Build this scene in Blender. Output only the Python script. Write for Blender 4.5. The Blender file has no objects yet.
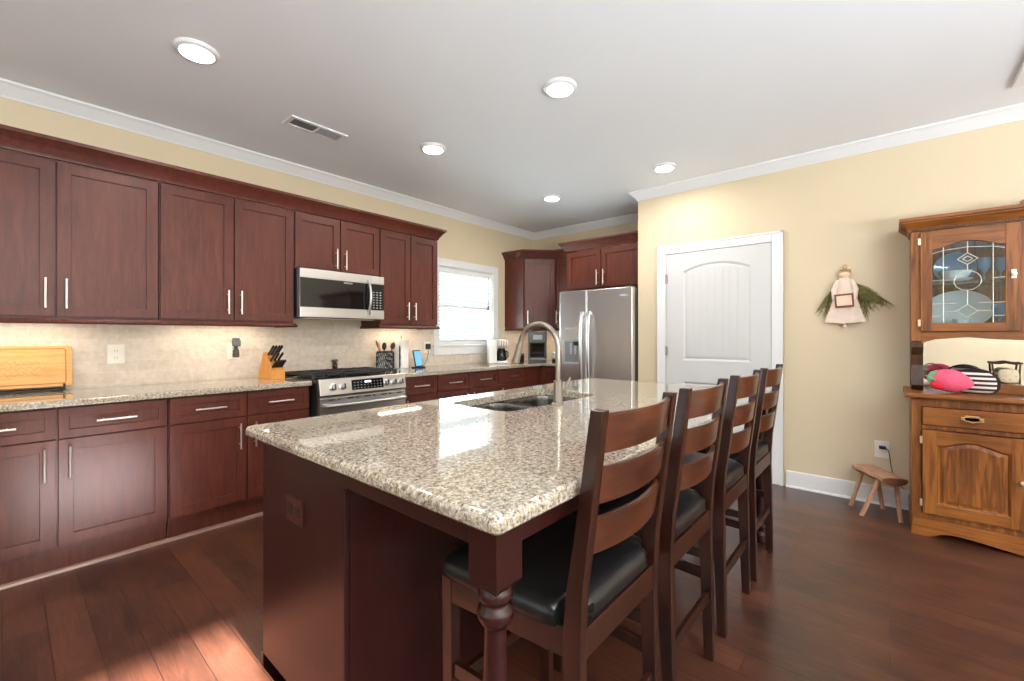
import bpy, bmesh, math, random
from math import sin, cos, pi, radians, sqrt, atan2
from mathutils import Vector, Matrix
random.seed(7)
S = bpy.context.scene
COL = S.collection

# ------------------------------------------------------------------ camera
THETA = radians(40.73)                      # heading measured from +X (along the cabinet wall)
cd = bpy.data.cameras.new('camera'); cam = bpy.data.objects.new('camera', cd); COL.objects.link(cam)
cam.location = (0, 0, 1.245); cam.rotation_euler = (pi/2, 0, THETA - pi/2)
cd.sensor_width = 36; cd.sensor_fit = 'HORIZONTAL'; cd.lens = 439/1024*36; cd.shift_y = -4.5/1024; cd.clip_start = .02
S.camera = cam
# ------------------------------------------------------------------ view, world
S.view_settings.view_transform = 'Standard'; S.view_settings.look = 'None'
S.view_settings.gamma = 1; S.view_settings.use_curve_mapping = False; S.view_settings.exposure = 0.38
S.cycles.use_denoising = True
S.cycles.max_bounces = 10; S.cycles.diffuse_bounces = 5; S.cycles.glossy_bounces = 5; S.cycles.transmission_bounces = 8; S.cycles.transparent_max_bounces = 12
S.cycles.sample_clamp_indirect = 6
W = bpy.data.worlds.new('sky'); S.world = W; W.use_nodes = True
bg = W.node_tree.nodes['Background']; bg.inputs[0].default_value = (.62, .80, 1, 1); bg.inputs[1].default_value = 1.5

def lamp(name, kind, loc, energy, color=(1, 1, 1), rot=(0, 0, 0), size=1, size_y=None, **kw):
    d = bpy.data.lights.new(name, kind); d.energy = energy; d.color = color
    if kind == 'AREA':
        d.size = size
        if size_y: d.shape = 'RECTANGLE'; d.size_y = size_y
        else: d.shape = 'DISK'
    for k, v in kw.items(): setattr(d, k, v)
    o = bpy.data.objects.new(name, d); COL.objects.link(o); o.location = loc; o.rotation_euler = rot
    return o
CEIL = 2.71
# sun through a slot in the unseen near wall, sized for its patch: falls on the floor of the aisle
sd = Vector((.02, 1, -.3325)).normalized()
sun = lamp('sun', 'SUN', (0, -6, 5), 105, (.96, .98, 1), angle=radians(.8))
sun.rotation_euler = sd.to_track_quat('-Z', 'Y').to_euler()
# daylight at the rear opening and the kitchen window, plus two added fill lamps
def aim(x, y, z): return Vector((x, y, z)).to_track_quat('-Z', 'Y').to_euler()
lamp('daylight_rear', 'AREA', (-3.40, 1.5, 1.6), 6, (.86, .94, 1), aim(1, 0, .8), 1.8, 2.6)
lamp('fill_near', 'AREA', (2.6, -4.1, 1.5), 62, (.84, .93, 1), aim(.1, 1, .7), 3.0, 1.6)  # unseen fill lamp added in front of the solid near wall
lamp('ceiling_fill', 'AREA', (-.25, -2.65, 1.0), 450, (.83, .915, 1), aim(.001, .001, 1), 1.6, 1.6)  # added upward lamp behind the camera that brightens the ceiling
lamp('daylight_window', 'AREA', (3.684, 4.45, 1.15), 115, (.88, .95, 1), aim(-.1, -1, .62), 1.4, 1.1)
CANS = [(.651, 2.69), (2.185, 2.69), (3.78, 2.70), (2.137, 1.468), (3.735, 1.477), (.60, 1.468)]
# under-cabinet strips
for nm, x, y, l, e in (('strip_left', .05, 3.74, .5, 1.2), ('strip_mid', 1.08, 3.74, .6, 1.5), ('strip_right', 2.62, 3.74, .5, 1.5)):
    lamp(nm, 'AREA', (x, y, 1.338), e, (1, .85, .66), (0, 0, 0), l, .05)
lamp('strip_corner', 'AREA', (4.66, 3.56, 1.338), 1.6, (1, .83, .62), (0, 0, 0), .2, .2)

# ------------------------------------------------------------------ materials
def newmat(name):
    m = bpy.data.materials.new(name); m.use_nodes = True
    return m, m.node_tree.nodes, m.node_tree.links, m.node_tree.nodes['Principled BSDF']
def srgb(r, g, b):
    f = lambda c: (c/255/12.92) if c/255 <= .04045 else ((c/255+.055)/1.055)**2.4
    return (f(r), f(g), f(b), 1)
def coord(N, L, scale=(1, 1, 1), rot=(0, 0, 0), kind='Object'):
    t = N.new('ShaderNodeTexCoord'); mp = N.new('ShaderNodeMapping'); L.new(t.outputs[kind], mp.inputs[0])
    mp.inputs['Scale'].default_value = scale; mp.inputs['Rotation'].default_value = rot
    return mp.outputs[0]
def noise(N, L, vec, scale, detail=4, rough=.55, dist=0):
    n = N.new('ShaderNodeTexNoise'); L.new(vec, n.inputs['Vector']); n.inputs['Scale'].default_value = scale
    n.inputs['Detail'].default_value = detail; n.inputs['Roughness'].default_value = rough; n.inputs['Distortion'].default_value = dist
    return n.outputs['Fac']
def ramp(N, L, fac, stops, interp='LINEAR'):
    r = N.new('ShaderNodeValToRGB'); L.new(fac, r.inputs[0]); e = r.color_ramp.elements; r.color_ramp.interpolation = interp
    while len(e) < len(stops): e.new(.5)
    for k, (p, c) in enumerate(stops): e[k].position = p; e[k].color = c
    return r.outputs[0]
def mix(N, L, fac, a, b, mode='MIX'):
    m = N.new('ShaderNodeMix'); m.data_type = 'RGBA'; m.blend_type = mode
    for inp, v in ((m.inputs[0], fac), (m.inputs[6], a), (m.inputs[7], b)):
        if hasattr(v, 'is_linked'): L.new(v, inp)
        else: inp.default_value = v
    return m.outputs[2]
def bump(N, L, P, h, strength=.2, dist=.002):
    b = N.new('ShaderNodeBump'); L.new(h, b.inputs['Height']); b.inputs['Strength'].default_value = strength; b.inputs['Distance'].default_value = dist
    L.new(b.outputs[0], P.inputs['Normal'])
def plain(name, col, rough=.5, metal=0, spec=.5, coat=0, var=.04, scale=8, bmp=0):
    m, N, L, P = newmat(name)
    v = coord(N, L); n = noise(N, L, v, scale)
    a = tuple(max(0, c*(1-var)) for c in col[:3])+(1,); b = tuple(min(1, c*(1+var)) for c in col[:3])+(1,)
    L.new(ramp(N, L, n, [(.3, a), (.7, b)]), P.inputs['Base Color'])
    P.inputs['Roughness'].default_value = rough; P.inputs['Metallic'].default_value = metal
    P.inputs['Specular IOR Level'].default_value = spec; P.inputs['Coat Weight'].default_value = coat; P.inputs['Coat Roughness'].default_value = .12
    if bmp: bump(N, L, P, noise(N, L, v, scale*30), bmp, .001)
    return m
def wood(name, dark, mid, light, stretch=(14, 14, 1.4), rough=.3, coat=.25, spec=.5, blotch=.35, rings=False, coatr=.15):
    m, N, L, P = newmat(name)
    v = coord(N, L, stretch); g = noise(N, L, v, 3.2, 6, .6, .6)
    c = ramp(N, L, g, [(.28, dark), (.5, mid), (.75, light)])
    b = noise(N, L, coord(N, L, (1, 1, .6)), 2.6, 3)
    c = mix(N, L, blotch, c, ramp(N, L, b, [(.35, dark), (.65, light)]))
    if rings:
        w = N.new('ShaderNodeTexWave'); L.new(coord(N, L, (9, 9, .8)), w.inputs[0]); w.inputs['Scale'].default_value = 2.8
        w.inputs['Distortion'].default_value = 7; w.inputs['Detail'].default_value = 3; w.inputs['Detail Scale'].default_value = 1.2
        c = mix(N, L, .38, c, ramp(N, L, w.outputs['Fac'], [(.15, dark), (.45, mid), (.8, light)]))
    L.new(c, P.inputs['Base Color']); P.inputs['Roughness'].default_value = rough
    P.inputs['Specular IOR Level'].default_value = spec; P.inputs['Coat Weight'].default_value = coat; P.inputs['Coat Roughness'].default_value = coatr
    bump(N, L, P, g, .05, .001)
    return m
def emit(name, col, strength, base=(0, 0, 0, 1)):
    m, N, L, P = newmat(name); P.inputs['Base Color'].default_value = base
    P.inputs['Emission Color'].default_value = col; P.inputs['Emission Strength'].default_value = strength
    return m
M = {}
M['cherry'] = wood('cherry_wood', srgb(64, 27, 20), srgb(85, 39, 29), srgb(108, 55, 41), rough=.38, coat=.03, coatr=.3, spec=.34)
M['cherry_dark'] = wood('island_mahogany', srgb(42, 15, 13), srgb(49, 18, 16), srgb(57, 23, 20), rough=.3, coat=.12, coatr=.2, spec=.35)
M['stoolwood'] = wood('stool_wood', srgb(24, 10, 7), srgb(42, 19, 12), srgb(68, 33, 19), stretch=(9, 9, 1.2), rough=.3, coat=.35)
M['slatwood'] = wood('stool_slat_wood', srgb(42, 18, 10), srgb(76, 36, 18), srgb(110, 57, 29), stretch=(1.4, 9, 10), rough=.3, coat=.45)
M['oak'] = wood('oak_wood', srgb(74, 38, 12), srgb(134, 76, 28), srgb(168, 104, 45), stretch=(20, 20, 1.2), rough=.38, coat=.06, spec=.38, rings=True)
M['oakh'] = wood('oak_wood_rails', srgb(82, 44, 15), srgb(138, 79, 30), srgb(168, 104, 45), stretch=(20, 1.2, 20), rough=.38, coat=.06, spec=.38)
M['oakdark'] = wood('oak_wood_dark', srgb(50, 28, 14), srgb(72, 42, 22), srgb(92, 56, 32), stretch=(20, 20, 1.2), rough=.4, coat=.1)
M['blockwood'] = wood('knife_block_wood', srgb(190, 118, 48), srgb(216, 146, 68), srgb(232, 168, 90), rough=.45, coat=0, blotch=.2)
M['boardwood'] = wood('cutting_board_wood', srgb(206, 146, 78), srgb(226, 170, 98), srgb(238, 190, 122), stretch=(1.2, 16, 16), rough=.5, coat=0, blotch=.25)
M['engraved'] = plain('engraved_wood', srgb(190, 128, 66), .6)
M['logwood'] = wood('log_stool_wood', srgb(140, 96, 68), srgb(176, 130, 100), srgb(205, 164, 134), stretch=(6, 6, 2), rough=.55, coat=0)
M['logend'] = plain('log_stool_end', srgb(104, 66, 38), .6)
M['wall'] = plain('cream_wall_paint', srgb(217, 200, 169), .6, var=.012, scale=3, bmp=.03)
M['ceiling'] = plain('ceiling_paint', srgb(236, 238, 241), .7, var=.008, scale=2)
M['trim'] = plain('white_trim_paint', srgb(230, 229, 229), .35, var=.006)
M['door'] = plain('white_door_paint', srgb(208, 207, 206), .4, var=.006)
M['steel'] = None
def brushed(name, col, rough=.28, axis=(1, 1, 60)):
    m, N, L, P = newmat(name); v = coord(N, L, axis); n = noise(N, L, v, 6, 5)
    L.new(ramp(N, L, n, [(.3, tuple(c*.97 for c in col)+(1,)), (.7, tuple(min(1, c*1.03) for c in col)+(1,))]), P.inputs['Base Color'])
    P.inputs['Metallic'].default_value = 1
    r = N.new('ShaderNodeMapRange'); L.new(n, r.inputs[0]); r.inputs[3].default_value = rough*.92; r.inputs[4].default_value = rough*1.08
    L.new(r.outputs[0], P.inputs['Roughness'])
    return m
M['steel'] = brushed('stainless_steel', (.68, .67, .66), .3, (.6, .6, 90))
M['satin'] = brushed('satin_nickel', (.80, .75, .70), .3)
M['bronze'] = brushed('brushed_nickel_tap', (.40, .355, .31), .3)
M['sinksteel'] = brushed('sink_steel', (.60, .60, .59), .22)
M['brass'] = plain('antique_brass', (.72, .50, .24, 1), .3, 1)
M['brasslight'] = plain('pale_brass', (.85, .74, .55, 1), .3, 1)
M['black'] = plain('black_plastic', (.012, .012, .013, 1), .35)
M['blackgloss'] = plain('black_glass', (.006, .006, .007, 1), .05)
M['iron'] = plain('cast_iron', (.018, .018, .019, 1), .5)
M['dark'] = plain('dark_shadow_gap', (.012, .008, .007, 1), .7)
M['grey'] = plain('grey_plastic', (.10, .105, .115, 1), .4)
M['lightgrey'] = plain('light_grey_plastic', (.42, .43, .44, 1), .4)
M['midgrey'] = plain('mid_grey_plastic', (.22, .225, .23, 1), .35)
M['whiteplastic'] = plain('white_plastic', srgb(238, 237, 234), .35)
M['almond'] = plain('almond_plastic', srgb(240, 234, 222), .4)
M['brownplastic'] = plain('brown_plastic', srgb(74, 36, 30), .35)
M['leather'] = plain('black_leather', (.010, .009, .009, 1), .3, var=.3, scale=20, bmp=.12)
M['paper'] = plain('paper_towel', srgb(240, 236, 230), .9, bmp=.1)
M['porcelain'] = plain('white_porcelain', srgb(226, 229, 232), .15)
M['blueglass'] = plain('blue_glassware', srgb(120, 150, 182), .1)
M['pink'] = plain('pink_plush', srgb(236, 92, 122), .85, var=.12, scale=14)
M['red'] = plain('red_plush', srgb(206, 30, 50), .85)
M['green'] = plain('green_felt', srgb(120, 178, 140), .85)
M['cloth'] = plain('muslin_cloth', srgb(232, 212, 194), .9, var=.06, scale=20)
M['rust'] = plain('rust_wood', srgb(120, 66, 44), .6)
M['twig'] = plain('dried_twigs', srgb(118, 112, 62), .8, var=.35, scale=30)
M['cream'] = plain('cream_card', srgb(232, 204, 176), .7)
M['gold'] = plain('straw_gold', srgb(190, 150, 96), .6)
M['sponge'] = plain('yellow_sponge', srgb(232, 178, 96), .9)
M['spoonwood'] = plain('spoon_wood', srgb(176, 116, 66), .6)
M['brownstrap'] = plain('dark_brown_fabric', srgb(40, 28, 26), .8)
M['quarter'] = plain('shoe_moulding', srgb(150, 116, 104), .25, coat=.3)
M['lead'] = plain('lead_came', (.62, .58, .50, 1), .35, 1)
M['toothpick'] = plain('hinge_steel', (.45, .44, .42, 1), .4, 1)
M['vent_dark'] = plain('vent_dark', (.10, .10, .10, 1), .7)
M['lens'] = emit('lamp_lens', (1, .98, .95, 1), 16)
M['screen'] = emit('screen_blue', (.16, .48, .95, 1), 1.1)
M['digits'] = emit('clock_digits', (.8, .95, 1, 1), 2.2)
M['siding'] = plain('blue_grey_siding', srgb(170, 186, 206), .7)
M['grass'] = plain('lawn_green', srgb(120, 132, 96), .9, var=.2)
def glassmat(name, tint=(.9, .95, .95, 1), refl=.12):
    m, N, L, P = newmat(name); N.remove(P); out = N['Material Output']
    t = N.new('ShaderNodeBsdfTransparent'); t.inputs[0].default_value = tint
    g = N.new('ShaderNodeBsdfGlossy'); g.inputs['Roughness'].default_value = .03
    lw_ = N.new('ShaderNodeLayerWeight'); pw = N.new('ShaderNodeMath'); pw.operation = 'POWER'; L.new(lw_.outputs['Facing'], pw.inputs[0]); pw.inputs[1].default_value = 4
    f = N.new('ShaderNodeMath'); f.operation = 'MULTIPLY_ADD'; L.new(pw.outputs[0], f.inputs[0]); f.inputs[1].default_value = .6; f.inputs[2].default_value = .035
    x = N.new('ShaderNodeMixShader'); L.new(f.outputs[0], x.inputs[0]); L.new(t.outputs[0], x.inputs[1]); L.new(g.outputs[0], x.inputs[2]); L.new(x.outputs[0], out.inputs[0])
    return m
M['glass'] = glassmat('clear_glass')
M['smoke'] = glassmat('smoked_glass', (.45, .42, .40, 1))
m, N, L, P = newmat('mirror_silver'); P.inputs['Metallic'].default_value = 1; P.inputs['Roughness'].default_value = .02
L.new(ramp(N, L, noise(N, L, coord(N, L), 2), [(.3, (.86, .87, .86, 1)), (.7, (.9, .9, .89, 1))]), P.inputs['Base Color']); M['mirror'] = m
# floor: hand-scraped planks running across the aisle
m, N, L, P = newmat('plank_floor')
v = coord(N, L, (1, 1, 1), (0, 0, pi/2), 'Object')
br = N.new('ShaderNodeTexBrick'); L.new(v, br.inputs['Vector']); br.offset = .37; br.offset_frequency = 2
for k, val in (('Scale', 1), ('Mortar Size', .0016), ('Mortar Smooth', .3), ('Bias', 0), ('Brick Width', 1.15), ('Row Height', .127)): br.inputs[k].default_value = val
br.inputs['Color1'].default_value = (0, 0, 0, 1); br.inputs['Color2'].default_value = (1, 1, 1, 1); br.inputs['Mortar'].default_value = (.5, .5, .5, 1)
g = noise(N, L, coord(N, L, (26, 1.6, 1)), 2.4, 8, .68, 1.6)
b2 = noise(N, L, coord(N, L, (2.4, 1.1, 1)), 2.2, 4, .6, .8)
c = ramp(N, L, br.outputs['Color'], [(0, srgb(42, 24, 19)), (.5, srgb(76, 43, 31)), (1, srgb(110, 66, 46))])
c = mix(N, L, .5, c, ramp(N, L, g, [(.34, srgb(32, 18, 15)), (.5, srgb(78, 45, 33)), (.68, srgb(122, 76, 54))]))
c = mix(N, L, .4, c, ramp(N, L, b2, [(.35, srgb(34, 22, 20)), (.65, srgb(100, 56, 38))]))
c = mix(N, L, br.outputs['Fac'], c, srgb(36, 18, 14)); L.new(c, P.inputs['Base Color'])
P.inputs['Roughness'].default_value = .31; P.inputs['Specular IOR Level'].default_value = .5; P.inputs['Coat Weight'].default_value = .2; P.inputs['Coat Roughness'].default_value = .2
sc = noise(N, L, coord(N, L, (8, 1.4, 1)), 2.2, 2)
mm = N.new('ShaderNodeMath'); mm.operation = 'MULTIPLY_ADD'; L.new(br.outputs['Fac'], mm.inputs[0]); mm.inputs[1].default_value = -1.2; L.new(sc, mm.inputs[2])
bump(N, L, P, mm.outputs[0], .16, .003); M['floor'] = m
# granite
m, N, L, P = newmat('granite')
v = coord(N, L)
def voro(scale, vec, feature='F1'):
    x = N.new('ShaderNodeTexVoronoi'); L.new(vec, x.inputs['Vector']); x.inputs['Scale'].default_value = scale; x.feature = feature; return x
warp = noise(N, L, v, 14, 5)
n1 = noise(N, L, v, 95, 8, .72, .6)
n2 = noise(N, L, v, 150, 6, .7, .4)
n3 = noise(N, L, v, 46, 8, .75, 1.0)
c = ramp(N, L, n1, [(.34, srgb(92, 76, 58)), (.44, srgb(152, 136, 114)), (.54, srgb(192, 181, 163)), (.68, srgb(222, 214, 202))])
c = mix(N, L, ramp(N, L, n3, [(.55, (0, 0, 0, 1)), (.66, (.75, .75, .75, 1))]), c, srgb(134, 104, 70))
c = mix(N, L, ramp(N, L, noise(N, L, coord(N, L, (1, 1, 1), (.3, .5, .9)), 70, 6, .7, .5), [(.56, (0, 0, 0, 1)), (.66, (.8, .8, .8, 1))]), c, srgb(124, 121, 116))
c = mix(N, L, ramp(N, L, n2, [(.57, (0, 0, 0, 1)), (.63, (.9, .9, .9, 1))]), c, srgb(54, 44, 36))
c = mix(N, L, ramp(N, L, noise(N, L, coord(N, L, (1, 1, 1), (.7, .2, .4)), 78, 5, .65, .9), [(.60, (0, 0, 0, 1)), (.65, (.85, .85, .85, 1))]), c, srgb(76, 60, 44))
c = mix(N, L, ramp(N, L, noise(N, L, coord(N, L, (1, 1, 1), (.1, .9, .2)), 60, 6, .7, .6), [(.58, (0, 0, 0, 1)), (.66, (.7, .7, .7, 1))]), c, srgb(228, 221, 208))
x = voro(120, v); L.new(mix(N, L, ramp(N, L, x.outputs['Color'], [(.88, (0, 0, 0, 1)), (.93, (.5, .5, .5, 1))]), c, srgb(74, 62, 48)), P.inputs['Base Color'])
P.inputs['Roughness'].default_value = .045; P.inputs['Specular IOR Level'].default_value = .8; P.inputs['Coat Weight'].default_value = .35; P.inputs['Coat Roughness'].default_value = .03; M['granite'] = m
# travertine subway tile on the left wall (x,z) and back wall (y,z)
def tile(name, rot):
    m, N, L, P = newmat(name); v = coord(N, L, (1, 1, 1), rot)
    br = N.new('ShaderNodeTexBrick'); L.new(v, br.inputs['Vector'])
    for k, val in (('Scale', 1), ('Mortar Size', .0022), ('Mortar Smooth', .4), ('Bias', 0), ('Brick Width', .20), ('Row Height', .072)): br.inputs[k].default_value = val
    br.inputs['Color1'].default_value = srgb(208, 192, 173); br.inputs['Color2'].default_value = srgb(224, 212, 196); br.inputs['Mortar'].default_value = srgb(226, 217, 204)
    n = noise(N, L, v, 26, 6, .7); c = mix(N, L, .35, br.outputs['Color'], ramp(N, L, n, [(.35, srgb(176, 156, 136)), (.6, srgb(220, 210, 197))]))
    L.new(c, P.inputs['Base Color']); P.inputs['Roughness'].default_value = .42
    q = N.new('ShaderNodeMath'); q.operation = 'MULTIPLY_ADD'; L.new(br.outputs['Fac'], q.inputs[0]); q.inputs[1].default_value = -1; L.new(n, q.inputs[2])
    bump(N, L, P, q.outputs[0], .25, .003); return m
M['tile'] = tile('travertine_tile', (pi/2, 0, 0)); 
m, N, L, P = newmat('travertine_tile_back'); M['tileb'] = tile('travertine_tile_side', (pi/2, 0, pi/2))
# stripes (printed on the pouch)
m, N, L, P = newmat('striped_fabric'); w = N.new('ShaderNodeTexWave'); w.bands_direction = 'Z'; L.new(coord(N, L, (1, 1, 1)), w.inputs[0]); w.inputs['Scale'].default_value = 11.5
L.new(ramp(N, L, w.outputs['Fac'], [(.5, srgb(44, 32, 30)), (.56, srgb(232, 216, 206))]), P.inputs['Base Color']); P.inputs['Roughness'].default_value = .8; M['stripe'] = m
m, N, L, P = newmat('floral_fabric'); x = N.new('ShaderNodeTexVoronoi'); L.new(coord(N, L), x.inputs['Vector']); x.inputs['Scale'].default_value = 60
L.new(ramp(N, L, x.outputs['Distance'], [(.15, srgb(196, 150, 140)), (.35, srgb(226, 206, 176)), (.7, srgb(214, 200, 172))]), P.inputs['Base Color']); P.inputs['Roughness'].default_value = .85; M['floral'] = m

# ------------------------------------------------------------------ geometry helpers
class MB:
    def __init__(s): s.bm = bmesh.new()
    def _add(s, t):
        me = bpy.data.meshes.new('t'); t.to_mesh(me); t.free(); s.bm.from_mesh(me); bpy.data.meshes.remove(me); return s
    def box(s, x0, x1, y0, y1, z0, z1, bev=0, seg=2, mat=None):
        t = bmesh.new(); bmesh.ops.create_cube(t, size=1)
        bmesh.ops.scale(t, vec=(abs(x1-x0), abs(y1-y0), abs(z1-z0)), verts=t.verts)
        bmesh.ops.translate(t, vec=((x0+x1)/2, (y0+y1)/2, (z0+z1)/2), verts=t.verts)
        if bev: bmesh.ops.bevel(t, geom=t.edges[:], offset=min(bev, .49*min(abs(x1-x0), abs(y1-y0), abs(z1-z0))), segments=seg, profile=.5, affect='EDGES')
        if mat: bmesh.ops.transform(t, matrix=mat, verts=t.verts)
        return s._add(t)
    def cyl(s, p0, p1, r0, r1=None, n=16, caps=True):
        r1 = r0 if r1 is None else r1
        return s.tube([p0, p1], [r0, r1], n, caps)
    def tube(s, path, r, n=12, caps=True, ellipse=None):
        """round section along a path, radius per point"""
        P = [Vector(p) for p in path]
        if not hasattr(r, '__len__'): r = [r]*len(P)
        t = bmesh.new(); rings = []; up = None
        for i, p in enumerate(P):
            d = (P[min(i+1, len(P)-1)] - P[max(i-1, 0)]).normalized()
            if up is None:
                a = Vector((0, 0, 1)) if abs(d.z) < .9 else Vector((1, 0, 0)); up = (a - d*a.dot(d)).normalized()
            else: up = (up - d*up.dot(d)).normalized()
            q = d.cross(up); e = ellipse or (1, 1)
            rings.append([t.verts.new(p + (up*cos(2*pi*k/n)*e[0] + q*sin(2*pi*k/n)*e[1])*r[i]) for k in range(n)])
        for a, b in zip(rings, rings[1:]):
            for k in range(n): t.faces.new((a[k], a[(k+1) % n], b[(k+1) % n], b[k]))
        if caps: t.faces.new(rings[0][::-1]); t.faces.new(rings[-1])
        bmesh.ops.recalc_face_normals(t, faces=t.faces)
        return s._add(t)
    def lathe(s, prof, c=(0, 0, 0), n=28, mat=None, caps=True):
        """prof [(r,z)...] spun about z"""
        t = bmesh.new(); rings = []
        for r, z in prof: rings.append([t.verts.new((c[0]+r*cos(2*pi*k/n), c[1]+r*sin(2*pi*k/n), c[2]+z)) for k in range(n)])
        for a, b in zip(rings, rings[1:]):
            for k in range(n): t.faces.new((a[k], a[(k+1) % n], b[(k+1) % n], b[k]))
        if caps:
            t.faces.new(rings[0][::-1]); t.faces.new(rings[-1])
        bmesh.ops.remove_doubles(t, verts=t.verts, dist=1e-6)
        bmesh.ops.recalc_face_normals(t, faces=t.faces)
        if mat: bmesh.ops.transform(t, matrix=mat, verts=t.verts)
        return s._add(t)
    def prism(s, poly, a0, a1, axis='z', bev=0, mat=None, seg=2):
        """polygon extruded along an axis: z:(x,y) y:(x,z) x:(y,z)"""
        f = {'z': lambda p, a: (p[0], p[1], a), 'y': lambda p, a: (p[0], a, p[1]), 'x': lambda p, a: (a, p[0], p[1])}[axis]
        t = bmesh.new(); A = [t.verts.new(f(p, a0)) for p in poly]; B = [t.verts.new(f(p, a1)) for p in poly]; n = len(poly)
        t.faces.new(A); t.faces.new(B[::-1])
        for k in range(n): t.faces.new((A[k], B[k], B[(k+1) % n], A[(k+1) % n]))
        bmesh.ops.recalc_face_normals(t, faces=t.faces)
        if bev: bmesh.ops.bevel(t, geom=t.edges[:], offset=bev, segments=seg, profile=.5, affect='EDGES')
        if mat: bmesh.ops.transform(t, matrix=mat, verts=t.verts)
        return s._add(t)
    def holed(s, outer, inner, a0, a1, axis='z'):
        """plate with a hole: both loops lists of 2D points"""
        f = {'z': lambda p, a: (p[0], p[1], a), 'y': lambda p, a: (p[0], a, p[1]), 'x': lambda p, a: (a, p[0], p[1])}[axis]
        t = bmesh.new(); loops = []
        for a in (a0, a1):
            es = []; ls = []
            for lp in (outer, inner):
                V = [t.verts.new(f(p, a)) for p in lp]; ls.append(V)
                es += [t.edges.new((V[k], V[(k+1) % len(V)])) for k in range(len(V))]
            bmesh.ops.triangle_fill(t, edges=es, use_beauty=True); loops.append(ls)
        for q in (0, 1):
            A, B = loops[0][q], loops[1][q]
            for k in range(len(A)): t.faces.new((A[k], B[k], B[(k+1) % len(A)], A[(k+1) % len(A)]))
        bmesh.ops.recalc_face_normals(t, faces=t.faces)
        return s._add(t)
    def sweep(s, path, prof, side=1, closed_prof=True, caps=True):
        """profile [(out,z)] mitred along a plan polyline; side=+1: out is left of travel"""
        P = [Vector(p) for p in path]; t = bmesh.new(); rows = []
        for i, p in enumerate(P):
            ns = []
            if i > 0: d = (P[i]-P[i-1]).normalized(); ns.append(Vector((-d.y, d.x))*side)
            if i < len(P)-1: d = (P[i+1]-P[i]).normalized(); ns.append(Vector((-d.y, d.x))*side)
            nn = ns[0] if len(ns) == 1 else (ns[0]+ns[1])/(1+ns[0].dot(ns[1]))
            rows.append([t.verts.new((p.x+nn.x*o, p.y+nn.y*o, z)) for o, z in prof])
        n = len(prof)
        for a, b in zip(rows, rows[1:]):
            for k in range(n): t.faces.new((a[k], a[(k+1) % n], b[(k+1) % n], b[k]))
        t.faces.new(rows[0]); t.faces.new(rows[-1][::-1])
        bmesh.ops.recalc_face_normals(t, faces=t.faces)
        return s._add(t)
    def blob(s, c, r, sub=24, fn=None, mat=None):
        t = bmesh.new(); bmesh.ops.create_uvsphere(t, u_segments=sub, v_segments=sub//2+2, radius=1)
        for v in t.verts:
            p = v.co.copy()
            if fn: p = fn(p)
            v.co = Vector((c[0]+p.x*r[0], c[1]+p.y*r[1], c[2]+p.z*r[2]))
        if mat: bmesh.ops.transform(t, matrix=mat, verts=t.verts)
        return s._add(t)
    def xf(s, mat): bmesh.ops.transform(s.bm, matrix=mat, verts=s.bm.verts); return s
    def strip(s, f, us, vs, thick=None, close=False):
        """grid surface f(u,v)->xyz"""
        t = bmesh.new(); R = [[t.verts.new(f(u, v)) for v in vs] for u in us]
        for a, b in zip(R, R[1:]):
            for k in range(len(vs)-1): t.faces.new((a[k], a[k+1], b[k+1], b[k]))
        if thick: bmesh.ops.solidify(t, geom=t.faces[:], thickness=thick)
        bmesh.ops.recalc_face_normals(t, faces=t.faces)
        return s._add(t)

def obj(name, mb, mat, parent=None, world=False, smooth=35, label=None):
    me = bpy.data.meshes.new(name)
    if world and parent is not None:
        bmesh.ops.transform(mb.bm, matrix=root_mat(parent).inverted(), verts=mb.bm.verts)
    mb.bm.to_mesh(me); mb.bm.free()
    me.materials.append(M[mat] if isinstance(mat, str) else mat)
    if smooth:
        me.polygons.foreach_set('use_smooth', [True]*len(me.polygons)); me.set_sharp_from_angle(angle=radians(smooth))
    o = bpy.data.objects.new(name, me); COL.objects.link(o); o.parent = parent
    if 0 < smooth <= 50:
        w = o.modifiers.new('weighted_normals', 'WEIGHTED_NORMAL'); w.keep_sharp = True; w.weight = 80
    if label: o['label'] = label
    return o
def root_mat(o):
    m = Matrix.LocRotScale(o.location, o.rotation_euler, None)
    return root_mat(o.parent) @ m if o.parent else m
def tag(o, label=None, cat=None, group=None, kind=None):
    for k, v in (('label', label), ('category', cat), ('group', group), ('kind', kind)):
        if v: o[k] = v
    return o
def thing(name, label, cat, loc=(0, 0, 0), rz=0, group=None):
    o = bpy.data.objects.new(name, None); COL.objects.link(o); o.empty_display_size = .1
    o.location = loc; o.rotation_euler = (0, 0, rz); return tag(o, label, cat, group)
def struct(name, mb, mat, parent=None, label=None, **kw):
    o = obj(name, mb, mat, parent, **kw)
    if parent is None: o['kind'] = 'structure'
    if label: o['label'] = label
    return o
def rrect(x0, x1, y0, y1, r, n=6):
    out = []
    for cx, cy, a in ((x1-r, y1-r, 0), (x0+r, y1-r, pi/2), (x0+r, y0+r, pi), (x1-r, y0+r, 3*pi/2)):
        out += [(cx+r*cos(a+pi/2*k/n), cy+r*sin(a+pi/2*k/n)) for k in range(n+1)]
    return out
def copy_tree(o, parent=None):
    c = o.copy(); COL.objects.link(c); c.parent = parent
    for ch in [q for q in COL.objects if q.parent == o]: copy_tree(ch, c)
    return c
def T(x=0, y=0, z=0): return Matrix.Translation((x, y, z))
def RZ(a): return Matrix.Rotation(a, 4, 'Z')
def RX(a): return Matrix.Rotation(a, 4, 'X')
def RY(a): return Matrix.Rotation(a, 4, 'Y')

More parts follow.
